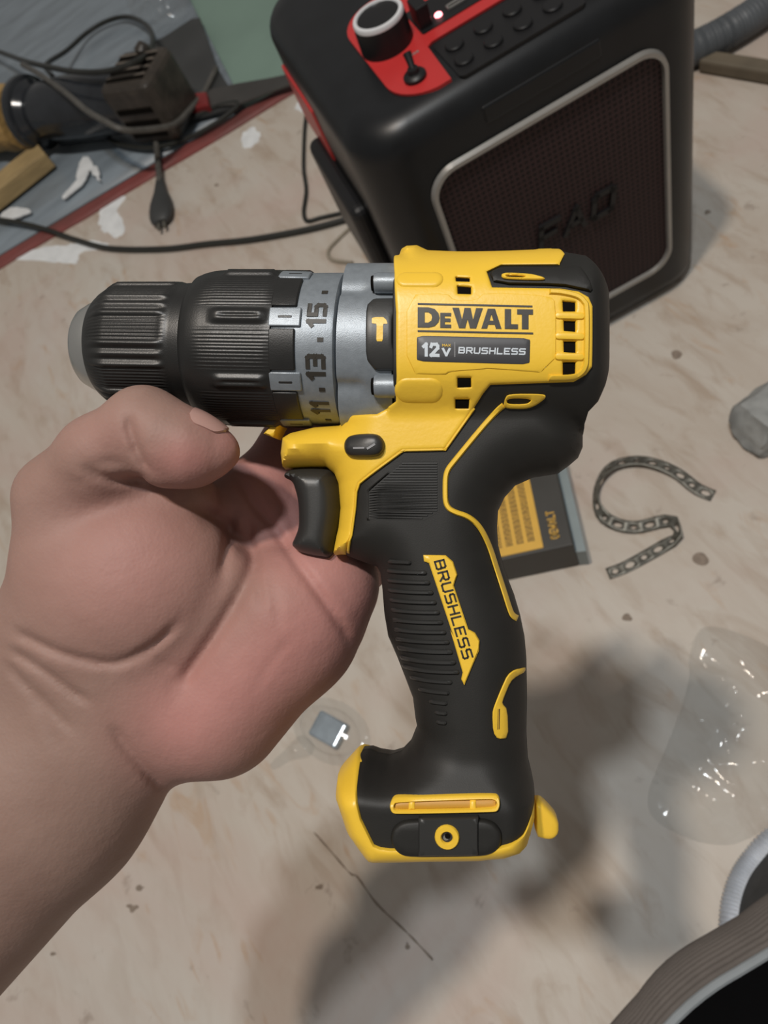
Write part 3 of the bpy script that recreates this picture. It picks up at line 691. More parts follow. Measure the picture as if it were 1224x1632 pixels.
# badge
bp_ = TR(Z3, [(577,575),(660,576),(688,600),(704,648),(690,688),(745,852),(770,866),(787,895),(785,930),(766,975)], 15.8)+TR(Z4, [(735,90),(668,252),(654,225),(661,196),(606,8)], 15.8)+TR(Z3, [(690,880),(598,605),(580,598)], 15.8)
badge = patch('grip_badge', bp_, H, 'yellow', None, off=0.9, edge=0.35, rings=(.3,), grid=1.5, label='yellow badge with black lettering down the grip')
def place_text(s, wd, gap, aspect, o_, ux, vy, zf, w, lift, th, m, par, name, fit=None):
    """o_: photo position of the text's lower left, ux/vy: photo vectors of the text's run and height"""
    tp, tw = text_polys(s, wd, gap, aspect)
    kx = 1.0/tw
    polys = []
    for p, h in tp:
        q = [LP(*zf(o_[0]+ux[0]*a*kx+vy[0]*b, o_[1]+ux[1]*a*kx+vy[1]*b), w) for a, b in p]
        polys.append((resample(q, 2.0), []))
    return decal(name, polys, onH(lift), th, m, par, MM)
place_text('BRUSHLESS', 0.20, 0.38, 1.0, (620,600), (108,362), (33,-8), Z3, 15.8, 0.92, 0.15, 'ink', badge, 'badge_lettering')

# brand lettering
DW = {'D': (0.0, 0.19, 1.0, [(0,0),(0,1),(.5,1),(.78,.92),(.95,.72),(1,.5),(.95,.28),(.78,.08),(.5,0)], [[(.32,.24),(.32,.76),(.48,.76),(.62,.66),(.66,.5),(.62,.34),(.48,.24)]]),
 'e': (0.195, 0.095, 0.74, [(0,0),(0,1),(1,1),(1,.78),(.42,.78),(.42,.63),(.95,.63),(.95,.4),(.42,.4),(.42,.22),(1,.22),(1,0)], []),
 'W': (0.300, 0.265, 1.0, [(0,1),(.22,0),(.42,0),(.5,.45),(.58,0),(.78,0),(1,1),(.78,1),(.68,.42),(.6,1),(.4,1),(.32,.42),(.22,1)], []),
 'A': (0.552, 0.175, 0.98, [(0,0),(.32,1),(.68,1),(1,0),(.72,0),(.66,.2),(.34,.2),(.28,0)], [[(.40,.40),(.5,.72),(.60,.40)]]),
 'L': (0.755, 0.115, 0.98, [(0,0),(0,1),(.48,1),(.48,.24),(1,.24),(1,0)], []),
 'T': (0.862, 0.138, 0.98, [(.30,0),(.30,.74),(0,.74),(0,1),(1,1),(1,.74),(.72,.74),(.72,0)], [])}
def zl(x, y): return (640+x/5.1, 470+y/5.1)
def lmap(u, v_): # logo space 0..1 -> crop coordinates
    return zl(132+u*935, 268-v_*165+u*16)
polys = []
for k, (x0, wd, hh, out, hol) in DW.items():
    f_ = lambda q: [LP(*lmap(x0+a*wd, b*hh), 26) for a, b in q]
    polys.append((f_(out), [f_(h) for h in hol]))
decal('brand_lettering', polys, onH(1.42), 0.12, 'ink', housing, MM)
bars = [[(132,68),(1062,90),(1062,104),(132,82)], [(132,290),(1068,310),(1068,324),(132,304)]]
decal('brand_line', [([LP(*zl(*p), 26) for p in b][::-1], []) for b in bars[:1]], onH(1.42), 0.12, 'ink', housing, MM)
decal('brand_line', [([LP(*zl(*p), 26) for p in b][::-1], []) for b in bars[1:]], onH(1.42), 0.12, 'ink', housing, MM)
plate = patch('voltage_plate', chaikin([LP(*zl(*p), 26) for p in [(126,335),(1045,356),(1040,563),(124,540)]], 3, 0.06), H, 'plate', housing, off=1.62, edge=0.15, rings=(.3,), grid=2, label='dark grey voltage plate with white lettering')
place_text('12', 0.30, 0.30, 0.85, (180,492), (122,3), (0,-88), zl, 26, 1.62, 0.1, 'white', plate, 'plate_lettering')
place_text('V', 0.30, 0.30, 1.0, (338,494), (56,1), (0,-52), zl, 26, 1.62, 0.1, 'white', plate, 'plate_lettering')
place_text('MAX', 0.22, 0.30, 1.0, (334,422), (64,1), (0,-17), zl, 26, 1.62, 0.1, 'yellow', plate, 'plate_lettering')
decal('plate_divider', [([LP(*zl(*p), 26) for p in [(429,388),(437,388),(437,508),(429,508)]], [])], onH(1.62), 0.1, 'linegrey', plate, MM)
place_text('BRUSHLESS', 0.26, 0.42, 1.15, (466,474), (536,12), (4,-42), zl, 26, 1.62, 0.1, 'white', plate, 'plate_lettering')

# trigger, forward/reverse button
trig = TR(Z3, [(62,285),(72,262),(120,248),(220,250),(252,275),(270,330),(274,400),(266,470),(240,575),(200,584),(130,568),(97,546),(92,528),(104,500),(115,460),(113,380),(100,325),(88,302)], 0)
Td = catmull(trig, 6, True)
def Ht(P): return 9.5*np.sqrt(np.clip(1-(1-np.clip(segdist(P, [(Td, True)])/5.5, 0, 1))**2, 0.0, 1))
patch('trigger', list(Td), Ht, 'trigger', off=0.3, edge=0.3, step=0.5, grid=1.0, rings=(.15, .4, .8, 1.4, 2.2, 3.2, 4.2), back=True, label='dark grey curved trigger')
btn = patch('direction_button', chaikin(TR(Z3, [(278,150),(300,124),(408,122),(434,150),(432,186),(408,210),(305,210),(282,192)], 16), 2), H, 'trigger', None, off=4.2, edge=2.2, rings=(.4, 1, 1.8), grid=1, depth=6)
def onHb(P, l):
    P = np.asarray(P); return np.column_stack([P, H(P)+4.1+l])
decal('direction_mark', [(ribbon(np.array(TR(Z3, [(312,174),(356,174)], 20)), .5), []), (ribbon(np.array(TR(Z3, [(366,178),(396,160)], 20)), .6), [])], onHb, 0.3, 'linegrey', btn, MM)
patch('work_light', TR(ID, [(433,696),(444,682),(458,683),(448,702)], -6), lambda P: np.full(len(P), 4.0), 'yellow', None, off=0, edge=.8, rings=(.5,), depth=9)

# foot: yellow rim, belt hook pad, slot
rim = [LP(x, y, fw(x, y)) for x, y in [(853,1262),(853,1300),(847,1342),(834,1356),(806,1365),(766,1369),(593,1372),(581,1365),(554,1309),(541,1248),(543,1223),(565,1198),(573,1192)]]
rim += TR(Z4, [(224,552,0),(220,580,5),(192,625,14),(186,650,17),(192,710,18),(217,830,19),(272,948,19.5),(300,960,19.5),(345,966,19.5),(800,962,19.5),(905,934,19.5),(930,920,19),(945,885,17),(972,770,6)], 14)
patch('foot_rim', rim, H, 'yellow', off=1.3, edge=0.8, rings=(.3, .7, 1.4), back=True, label='yellow rim of the battery foot')
patch('release_tab', chaikin(TR(Z4, [(970,745),(1000,742),(1028,765),(1076,820),(1078,872),(1058,897),(1028,902),(975,888)], -3), 1), lambda P: 4.5*np.ones(len(P)), 'yellow', off=0, edge=1.5, rings=(.4, 1), back=True, label='yellow release tab')
slot([(340,775),(352,748),(380,742),(800,733),(822,745),(826,775),(815,800),(785,804),(375,812),(350,806)], [(360,775),(368,762),(780,752),(806,757),(812,772),(800,788),(380,796),(362,790)], Z4, 20, None, 1.6)
patch('slot_floor', TR(Z4, [(364,764),(806,757),(806,786),(364,794)], 20), H, 'slotfloor', None, off=0.5, edge=.1, grid=1.0, rings=(.3,))
for x in (437, 706): patch('slot_divider', TR(Z4, [(x-13,755),(x+13,754),(x+13,792),(x-13,793)], 20), H, 'yellow', None, off=1.0, edge=.3, rings=(.25,))
pad_ = patch('hook_pad', chaikin(TR(Z4, [(350,880),(385,848),(440,836),(745,832),(800,850),(832,890),(832,945),(800,985),(745,1003),(425,1006),(375,985),(343,935)], 20), 2), H, 'rubber', None, off=2.0, edge=1.4, rings=(.4, .9), depth=4)
patch('hook_block', TR(Z4, [(466,836),(730,832),(730,1000),(466,1003)], 22), lambda P: np.minimum(H(P), 99)+0.0, 'trigger', pad_, off=2.7, edge=.5, rings=(.4,), depth=4)
cc = LP(*Z4(592, 920), 23)
ring_o = arc(cc[0], cc[1], 3.35, 0, 345, 23); ring_i = arc(cc[0], cc[1], 1.5, 0, 340, 17)
patch('screw_ring', ring_o, H, 'yellow', None, off=3.6, edge=.4, rings=(.3,), holes=[ring_i], grid=1, depth=4, label='yellow round screw insert')
patch('screw_hole', arc(cc[0], cc[1], 1.6, 0, 340, 17), H, 'vent', None, off=2.75, edge=.1, rings=(), depth=1)
patch('screw', arc(cc[0]-.3, cc[1]-.3, .75, 0, 330, 11), H, 'steel', None, off=2.9, edge=.2, rings=(), depth=1)

# chuck, collar, clutch ring, gear housing: turned round one axis
A0 = LP(118, 553); A1 = LP(632, 561); AX = (A1-A0)/np.linalg.norm(A1-A0); AN = np.array([-AX[1], AX[0]])
def axs(px):  # photo x -> distance along the axis (mm), and mm per photo pixel there
    yy = 553+(px-118)*8/514
    return (LP(px, yy)-A0) @ AX, np.linalg.norm(LP(px, yy+1)-LP(px, yy))
def cylpt(s, th, r):  # th from the camera side, positive = down
    return np.stack([A0[0]+AX[0]*s-AN[0]*r*np.sin(th), A0[1]+AX[1]*s-AN[1]*r*np.sin(th), r*np.cos(th)], -1)
def lathe(name, prof, m, nth=64, rf=None, cap=True, ang=40, label=None, sub=1):
    px = []; rr = []
    for (x0, r0), (x1, r1) in zip(prof[:-1], prof[1:]):
        k = max(1, int(abs(x1-x0)/sub)) if sub > 1 else 1
        for j in range(k): px.append(x0+(x1-x0)*j/k); rr.append(r0+(r1-r0)*j/k)
    px.append(prof[-1][0]); rr.append(prof[-1][1])
    th = np.linspace(-math.pi, math.pi, nth, endpoint=False)
    V = []; Fc = []
    for x, r in zip(px, rr):
        s, k = axs(x); q = r*np.ones(nth)
        if rf is not None: q = q+rf(x, np.degrees(th))
        V.append(cylpt(np.full(nth, s), th, q*k))
    V = np.concatenate(V); n = len(px)
    for i in range(n-1):
        a = i*nth+np.arange(nth); b = i*nth+(np.arange(nth)+1) % nth
        Fc += list(zip(a, a+nth, b+nth, b))
    if cap: Fc.append(tuple(range(nth))); Fc.append(tuple(range((n-1)*nth, n*nth))[::-1])
    o = obj(name, V, [f[::-1] for f in Fc], m, drill, ang=ang, scale=MM)
    if label: o['label'] = label
    return o
PER = 45.0
def phi(thd, c): return (thd-c+PER/2) % PER-PER/2
lathe('chuck_nose', [(157,20),(146,22),(139,38),(136,48),(137,55),(142,61),(156,69),(168,74),(176,75)], 'steel', 72, label='bright steel chuck nose')
patch_dark = lathe('chuck_bore', [(155,0.5),(155,30)], 'vent', 32, cap=False)
def rf_s(x, t):
    f = float(sst(x, 184, 198)*(1-sst(x, 290, 298))); p = np.abs(phi(t, -6))
    kn = 0.55*np.sign(np.sin(np.radians(t)*360/3.0))*(p < 10.5)
    return f*(-2.2*(p < 11)+kn+2.2*np.exp(-((p-13.5)/1.8)**2)-2.6*np.exp(-((p-18)/2.0)**2)+1.2*np.exp(-((p-22.5)/1.5)**2))
lathe('chuck_sleeve', [(168,70),(169,76.5),(173,81),(180,87),(190,94),(204,100),(298,101.5),(302,100),(326,102),(332,102)], 'chuckblk', 600, rf_s, ang=60, sub=6, label='black ribbed chuck sleeve')
def rf_c(x, t):
    p = np.abs(phi(t, -11.5)); f = float(sst(x, 350, 356)*(1-sst(x, 454, 458)))
    fine = 0.28*np.sign(np.sin(np.radians(t)*360/2.5))*(p > 8)*(p < 23)
    g = float(sst(x, 374, 382)*(1-sst(x, 452, 456)))
    return f*fine+g*5.5*np.exp(-(p/4.6)**4)-g*2.2*np.exp(-(p/1.3)**2)*float(sst(x, 386, 390)*(1-sst(x, 442, 446)))
lathe('torque_collar', [(320,98),(323,104),(330,112),(340,116),(352,119),(375,121),(456,122),(462,122),(463,118)], 'chuckblk', 864, rf_c, ang=60, sub=6, label='black torque collar with raised grips')
lathe('clutch_ring', [(456,112),(460,117.5),(548,119.5),(552,119),(554,116),(556,108)], 'grey', 96, label='grey clutch ring with printed settings')
def curved_box(name, x0, x1, t0, t1, r0, r1, m, slot_=False, n=8):
    V = []; Fc = []
    for x in (x0, x1):
        s, k = axs(x)
        for i in range(n+1):
            th = math.radians(t0+(t1-t0)*i/n)
            for r in (r0, r1): V.append(cylpt(np.array(s), np.array(th), np.array(r*k)))
    q = 2*(n+1)
    for i in range(n):
        a = 2*i
        Fc += [(a+1, a+3, q+a+3, q+a+1), (a, q+a, q+a+2, a+2), (a, a+2, a+3, a+1), (q+a, q+a+1, q+a+3, q+a+2)]
    Fc += [(0, 1, q+1, q), (2*n, q+2*n, q+2*n+1, 2*n+1)]
    o = obj(name, V, Fc, m, drill, ang=30, scale=MM); return bevel(o, 0.0004, 2)
for k in range(8):
    c = -11.5+k*PER
    curved_box('collar_tooth', 460, 498, c+8.2, c+PER-8.2, 112, 122.5, 'chuckblk')
    curved_box('clutch_tab', 459, 506, c-7.0, c+7.0, 112, 122.5, 'grey', n=5)
    curved_box('clutch_tab_groove', 472, 494, c-1.2, c+1.6, 118, 122.9, 'chuckblk', n=2)
def ringmap(cx, cth, hpx, k_=1.0):
    """text space -> clutch ring; text runs upwards round the ring, letter tops point to the chuck"""
    def f(P, l):
        P = np.asarray(P); out = []
        for a, b in P:
            s, k = axs(cx-(b-0.5)*hpx); r = (119.3*k)+l*0.35
            out.append(cylpt(np.array(s), np.array(math.radians(cth)-a*hpx/119.0), np.array(r)))
        return np.array(out)
    return f
cr = [o for o in drill.children if o.name.startswith('clutch_ring')][0]
for s, c in (('15', -14), ('13', 22.5), ('11', 56), ('9', 85)):
    if s == '9': continue
    tp, tw = text_polys(s, 0.27, 0.26, 0.9)
    decal('setting_number', [(resample(p-np.array([tw/2, 0]), .15), []) for p, _ in tp], ringmap(528, c, 23), 0.5, 'ink', cr, MM)
for c in (4, 39.5, 73, -33):
    decal('setting_dot', [(np.array([(-.14,.3),(.14,.3),(.14,.7),(-.14,.7)]), [])], ringmap(535, c, 22), 0.5, 'ink', cr, MM)
def rf_g(x, t):
    s = np.abs(np.sin(np.radians(t))); return 17*sst(s, 0.62, 0.95)-5*np.exp(-((s-0.60)/0.07)**2)*float(x < 595)
gear = lathe('gear_housing', [(553,96),(556,112),(557,116.5),(600,117.5),(638,118)], 'grey', 180, rf_g, ang=45, sub=8, label='grey metallic gear housing')
kk = axs(600)[1]
def Hc(P):
    P = np.asarray(P); dy = (P-A0) @ AN; return np.sqrt(np.clip((117.5*kk)**2-dy**2, 1, None))
for (y, ww, rr_) in ((449, 19.5, 2.9), (614, 19.0, 3.3)):
    a, b = LP(596, y, 21), LP(640, y, 21)
    v, f = tube([(a[0], a[1], ww), (a[0]+1, a[1], ww), (b[0], b[1], ww)], [rr_*.93, rr_, rr_], 24); obj('screw_tower', v, f, 'grey', drill, scale=MM)
    v, f = tube([(a[0]-.9, a[1], ww), (a[0]+.05, a[1], ww)], [rr_*.7, rr_*.78], 20); obj('screw_head', v, f, 'vent', drill, scale=MM)
sel = patch('mode_selector', chaikin(TR(Z2, [(120,292),(150,256),(256,254),(262,300),(240,345),(240,480),(258,530),(258,580),(158,580),(120,532)], 23), 1, .12), Hc, 'trigger', None, off=1.5, edge=.7, rings=(.3, .6), depth=3, label='black mode window with yellow hammer symbol')
decal('hammer_symbol', [(chaikin(TR(Z2, [(146,352),(162,347),(196,347),(210,360),(216,378),(196,378),(195,456),(166,456),(168,378),(146,376)], 24), 1, .12), [])], lambda P, l: np.column_stack([np.asarray(P), Hc(P)+1.45+l]), 0.15, 'yellow', sel, MM)

# ------------------------------------------------------------------ hand and forearm: one continuous surface
def hp(px, py, w):
    k = (DD-w)/F; return np.array([(px-CX)*k, (CY-py)*k, w], np.float32)
VOX = 0.95
lo = np.array([-178, -196, -66], np.float32); hi = np.array([66, 106, 40], np.float32)
nx, ny, nz = [int((hi[i]-lo[i])/VOX) for i in range(3)]
gx = (lo[0]+VOX*np.arange(nx)).astype(np.float32)[:, None, None]
gy = (lo[1]+VOX*np.arange(ny)).astype(np.float32)[None, :, None]
gz = (lo[2]+VOX*np.arange(nz)).astype(np.float32)[None, None, :]
def capsule(a, b, r0, r1, fz=1.0):
    a = np.asarray(a, np.float32); b = np.asarray(b, np.float32); d = b-a
    zs = np.float32(fz)
    L2 = d[0]**2+d[1]**2+(d[2]*zs)**2+1e-9
    X, Y, Zq = gx-a[0], gy-a[1], (gz-a[2])*zs
    t = np.clip((X*d[0]+Y*d[1]+Zq*d[2]*zs)/np.float32(L2), 0, 1)
    return np.sqrt((X-t*d[0])**2+(Y-t*d[1])**2+(Zq-t*d[2]*zs)**2)-(np.float32(r0)+t*np.float32(r1-r0))
def ellip(c, ra, rb, rc, ang=0.0):
    ca, sa_ = math.cos(ang), math.sin(ang)
    X, Y, Zq = gx-c[0], gy-c[1], gz-c[2]
    u = (X*ca+Y*sa_)/np.float32(ra); v = (-X*sa_+Y*ca)/np.float32(rb); q = Zq/np.float32(rc)
    k = np.sqrt(u*u+v*v+q*q)
    return (k-1)*np.float32(min(ra, rb, rc))
def smin(a, b, k):
    k = np.float32(k); h = np.clip(0.5+0.5*(b-a)/k, 0, 1)
    return b*(1-h)+a*h-k*h*(1-h)
def chain(pts, k=3):
    d = None
    for (p, r), (q, s) in zip(pts[:-1], pts[1:]):
        c = capsule(hp(*p), hp(*q), r, s); d = c if d is None else smin(d, c, k)
    return d
# palm block
palm = ellip(hp(210, 930, -6), 34.5, 31.5, 25, 0.5)                       # ball of the thumb
palm = smin(palm, capsule(hp(95, 795, -1), hp(128, 1010, -10), 12.5, 21), 9)   # thumb metacarpal
palm = smin(palm, capsule(hp(90, 1010, -14), hp(-90, 1190, -16), 21, 25, 1.1), 9)
palm = smin(palm, capsule(hp(452, 985, -14), hp(345, 1125, -14), 24, 23), 10)  # heel below the little finger
palm = smin(palm, capsule(hp(523, 932, -13), hp(470, 1010, -14), 16.5, 19), 8)
palm = smin(palm, capsule(hp(300, 930, -24), hp(430, 880, -27), 17, 14), 8)
palm = smin(palm, capsule(hp(405, 800, -31), hp(520, 930, -22), 13.5, 14), 7)
palm = smin(palm, capsule(hp(330, 830, -24), hp(410, 800, -30), 14, 12.5), 7)
palm = smin(palm, capsule(hp(205, 1105, -16), hp(70, 1262, -18), 29.5, 34, 1.12), 12)   # wrist
palm = smin(palm, capsule(hp(70, 1262, -18), hp(-250, 1600, -26), 34, 38, 1.12), 8)     # forearm
palm = smin(palm, capsule(hp(150, 775, -4), hp(285, 790, -6), 12, 11), 6)
prox = chain([((98, 792, 0), 12.5), ((160, 730, 7), 12.2), ((228, 683, 12), 11.6)], 4)
palm = smin(palm, prox, 6)
dist = chain([((231, 680, 12), 11.4), ((262, 700, 14), 11.0), ((305, 716, 15), 10.0), ((347, 720, 14.5), 6.4)], 4)
dist = smin(dist, capsule(hp(266, 724, 14), hp(305, 726, 14), 9.0, 7.6), 5)
fing = None
for pts in ([((405, 815, -32), 12), ((500, 640, -43), 10.4), ((610, 530, -46), 9.3), ((690, 480, -45), 7.8)],
            [((450, 850, -33), 12), ((610, 690, -44), 10.6), ((735, 590, -46), 9.5), ((815, 535, -45), 7.9)],
            [((495, 885, -32), 11.5), ((650, 760, -42), 10.0), ((765, 665, -45), 9.0), ((840, 610, -45), 7.6)],
            [((535, 925, -30), 11), ((665, 835, -37), 8.8), ((740, 755, -40), 8.0), ((790, 700, -40), 6.8)]):
    c = chain(pts, 2); fing = c if fing is None else smin(fing, c, 1.2)
sdf = smin(palm, fing, 7)
sdf = smin(sdf, dist, 3.2)
del palm, prox, fing
# creases, cut where the lines of the palm run
kz = (np.float32(DD)-gz)
PXg = (gx/kz*np.float32(F)+np.float32(CX)); PYg = (np.float32(CY)-gy/kz*np.float32(F))
def crease(pts, depth, wid):
    wid = wid*1.35; depth = depth*1.05
    P = catmull(pts, 4)
    near = (np.abs(sdf) < 5)
    I = np.nonzero(near)
    q = np.stack([np.broadcast_to(PXg, sdf.shape)[I], np.broadcast_to(PYg, sdf.shape)[I]], 1)
    m_ = (q[:, 0] > P[:, 0].min()-30) & (q[:, 0] < P[:, 0].max()+30) & (q[:, 1] > P[:, 1].min()-30) & (q[:, 1] < P[:, 1].max()+30)
    I = tuple(i[m_] for i in I); q = q[m_]
    zz = lo[2]+VOX*I[2]
    d = segdist(q, [(P, False)])
    L = np.linalg.norm(q[:, None] - P[[0, -1]][None], axis=2).min(1)
    sdf[I] += (depth*np.exp(-(d/wid)**2)*np.clip(L/30, 0.15, 1)*np.clip((zz+34)/10, 0, 1)).astype(np.float32)
for pts, dp, wd in (([(371,748),(402,800),(434,838),(470,893),(520,962),(566,1032)], 1.5, 6),
                    ([(300,800),(350,830),(392,868),(404,896),(385,945),(345,1010),(300,1075),(283,1100)], 1.9, 9),
                    ([(404,896),(412,930),(418,975)], 1.0, 5), ([(372,800),(362,870),(348,930)], 1.1, 6), ([(394,818),(400,860),(404,890)], 1.1, 6),
                    ([(14,1002),(60,1024),(105,1044),(160,1056),(199,1053),(251,1024),(290,985)], 1.5, 6),
                    ([(5,1030),(60,1062),(110,1098),(152,1128)], 1.4, 6),
                    ([(0,1045),(30,1080),(80,1128),(125,1175)], 1.1, 6),
                    ([(172,1150),(205,1195),(240,1236),(270,1262)], 1.7, 7),
                    ([(204,652),(208,685),(228,735),(251,760)], 1.9, 6),
                    ([(125,736),(155,757),(188,766),(240,760)], 1.7, 6),
                    ([(140,745),(175,735),(205,742)], 0.6, 5), ([(470,1010),(430,1060),(400,1110)], 0.35, 5), ([(425,900),(440,960),(445,1010)], 0.5, 5),
                    ([(235,1040),(270,1062),(300,1068)], 0.4, 5), ([(40,1095),(75,1150),(105,1215)], 0.5, 7), ([(455,790),(468,840),(500,890)], 0.6, 6),
                    ([(100,760),(125,768),(150,764)], 0.5, 6)):
    crease(pts, dp, wd)
del PXg, PYg
def surface_nets(D, vox, org):
    s = D < 0
    nx, ny, nz = D.shape
    def sl(a, i, j, k): return a[i:nx-1+i, j:ny-1+j, k:nz-1+k]
    cnt = sum(sl(s, i, j, k).astype(np.int8) for i in (0, 1) for j in (0, 1) for k in (0, 1))
    act = (cnt > 0) & (cnt < 8); I = np.nonzero(act); n = len(I[0])
    idx = np.full(act.shape, -1, np.int64); idx[I] = np.arange(n)
    acc = np.zeros((n, 3)); num = np.zeros(n)
    C8 = {(i, j, k): D[I[0]+i, I[1]+j, I[2]+k] for i in (0, 1) for j in (0, 1) for k in (0, 1)}
    for a in C8:
        for ax in range(3):
            if a[ax]: continue
            b = list(a); b[ax] = 1; b = tuple(b)
            va, vb = C8[a], C8[b]; m_ = (va < 0) != (vb < 0)
            t = np.where(m_, va/np.where(m_, va-vb, 1), 0)
            p = np.array(a, float)[None].repeat(n, 0); p[:, ax] += t
            acc[m_] += p[m_]; num += m_
    V = (acc/num[:, None]+np.stack(I, 1))*vox+org
    Fc = []
    for ax in range(3):
        sh = [slice(1, nx-1), slice(1, ny-1), slice(1, nz-1)]
        A = s[1:nx-1, 1:ny-1, 1:nz-1]
        o2 = [1, 1, 1]; o2[ax] = 2
        B = s[o2[0]:o2[0]+nx-2, o2[1]:o2[1]+ny-2, o2[2]:o2[2]+nz-2]
        e = np.nonzero(A != B); e = [e[0]+1, e[1]+1, e[2]+1]
        lim = (e[0] < nx-1) & (e[1] < ny-1) & (e[2] < nz-1); e = [q[lim] for q in e]
        u, v = [(1, 2), (2, 0), (0, 1)][ax]
        def c(du, dv):
            q = [e[0].copy(), e[1].copy(), e[2].copy()]; q[u] = q[u]-du; q[v] = q[v]-dv; return idx[q[0], q[1], q[2]]
        quad = np.stack([c(1, 1), c(0, 1), c(0, 0), c(1, 0)], 1)
        inn = s[e[0], e[1], e[2]]
        quad[~inn] = quad[~inn][:, ::-1]
        Fc.append(quad[(quad >= 0).all(1)])
    return V, np.concatenate(Fc)
hv, hf_ = surface_nets(sdf, VOX, lo)
# drill space without the yaw = camera aligned; bring to world
def hand_world(V): return O[None]+(V[:, 0:1]*CR[None]+V[:, 1:2]*CU[None]-V[:, 2:3]*CF[None])*MM
base = hand_world(np.array([[hp(70, 1262, -18)[i] for i in range(3)]]))[0]
me = bpy.data.meshes.new('person')
W = hand_world(hv)-base
me.from_pydata(W.tolist(), [], hf_.tolist()); me.update()
me.polygons.foreach_set('use_smooth', [True]*len(me.polygons)); me.materials.append(M_['skin'])
# skin pigment: palm and finger pads pinker than wrist and forearm
kz = DD-hv[:, 2]; px_ = hv[:, 0]/kz*F+CX; py_ = CY-hv[:, 1]/kz*F
dpk = segdist(np.stack([px_, py_], 1), [([(300,1150),(440,1060),(540,960),(470,830),(420,720)], False)])
pink = 0.95*np.exp(-(dpk/110)**2)
pink = np.maximum(pink, 0.85*np.exp(-(((px_-300)/75)**2+((py_-735)/48)**2))*(hv[:, 2] > 0))
pink = np.maximum(pink, 0.62*np.exp(-(((px_-215)/170)**2+((py_-900)/150)**2)))
pink = np.maximum(pink, 0.35*np.exp(-(((px_-180)/90)**2+((py_-700)/60)**2)))
at = me.attributes.new('pink', 'FLOAT', 'POINT'); at.data.foreach_set('value', pink.astype(np.float32))
hand = bpy.data.objects.new('person', me); col.objects.link(hand); hand.location = base
sm = hand.modifiers.new('smooth', 'SMOOTH'); sm.factor = 0.5; sm.iterations = 4
tag(hand, 'bare left hand and forearm of a person, palm up, thumb curled over the drill chuck', 'person')
# thumb nail: thin curved plate on the back of the thumb tip
tip0, tip1 = hp(300, 708, 15), hp(350, 719, 14.5)
ax_ = tip1-tip0; La = np.linalg.norm(ax_); ax_ = ax_/La
upv = np.array([0.12, 0.95, 0.17]); upv -= ax_*(upv @ ax_); upv /= np.linalg.norm(upv); sv = np.cross(ax_, upv)
V = []; Fc = []; NA, NB = 12, 12
for sh in (0.45, -0.9):
    for i in range(NA+1):
        t = i/NA; r = (10.3-1.3*t-2.3*t*t)+sh; span = math.radians(46)*(1-0.55*max(0, (t-.7)/.3)**2)*(1-0.35*max(0, (.25-t)/.25)**2)
        for j in range(NB+1):
            a = -span+2*span*j/NB
            V.append(tip0+ax_*(La*t*1.12)+(upv*math.cos(a)+sv*math.sin(a))*r)
q = (NA+1)*(NB+1)
for i in range(NA):
    for j in range(NB):
        a = i*(NB+1)+j; Fc += [(a, a+1, a+NB+2, a+NB+1), (q+a, q+a+NB+1, q+a+NB+2, q+a+1)]
for i in range(NA): 
    a = i*(NB+1); b = a+NB; Fc += [(a, a+NB+1, q+a+NB+1, q+a), (b, q+b, q+b+NB+1, b+NB+1)]
for j in range(NB):
    a = j; b = NA*(NB+1)+j; Fc += [(a, q+a, q+a+1, a+1), (b, b+1, q+b+1, q+b)]
nl = obj('thumbnail', hand_world(np.array(V))-base, Fc, 'nail', hand, ang=60)

# ------------------------------------------------------------------ loose things on the floor
def cable(name, pts, r, m, label, cat='cable', n=8, group=None):
    P = catmull([pl(p[0], p[1], p[2]) for p in pts], 8)
    o_ = P[0].copy(); o_[2] = 0
    v, f = tube(P-o_, r, n); o = obj(name, v, f, m); o.location = o_
    return tag(o, label, cat, group)
r = 0.0042
cable('black_cable', [(-60,340,.014),(0,350,.013),(40,357,.0115),(80,368,.0085),(120,382,r),(175,396,r),(260,397,r),(330,389,r),(400,382,r),(480,368,r),(530,356,r),(562,346,r)], r, 'cable', 'thick black cord lying across the plywood to the speaker')
r = 0.0028
cable('thin_cord', [(491,165,r),(486,200,r),(484,240,r),(484,271,r),(488,304,r),(484,338,r),(490,352,r),(512,347,r),(548,339,r)], r, 'cable', 'thin black cord bent in a corner beside the speaker')
cable('tan_cord', [(566,356,.0022),(540,380,.0022),(523,400,.0022),(530,414,.0022),(562,419,.0022)], 0.0022, 'cabletan', 'faint tan cord curling under the drill beside the speaker')
# corrugated hose and stick behind the speaker
P = catmull([pl(1000, 100, .02), pl(1075, 88, .02), pl(1130, 66, .02), pl(1180, 38, .02), pl(1260, -15, .02), pl(1330, -60, .02)], 40)
v, f = tube(P-np.array([P[0][0], P[0][1], 0]), [0.0185+0.0007*math.sin(i*1.9) for i in range(len(P))], 20)
h_ = obj('grey_hose', v, f, 'hose', ang=60); h_.location = (P[0][0], P[0][1], 0); tag(h_, 'thick grey corrugated hose running out from behind the speaker', 'hose')
a, b = pl(1120, 97, .009), pl(1300, 127, .009)
v, f = [], []; L = np.linalg.norm(b-a); box(v, f, (0, -.010, -.008), (L, .010, .008))
st = obj('wood_stick', v, f, 'stick', smooth=False); bevel(st, .003); st.location = a; st.rotation_euler = (0, 0, math.atan2(b[1]-a[1], b[0]-a[0])); tag(st, 'flat grey brown wooden stick lying beside the grey hose', 'stick')
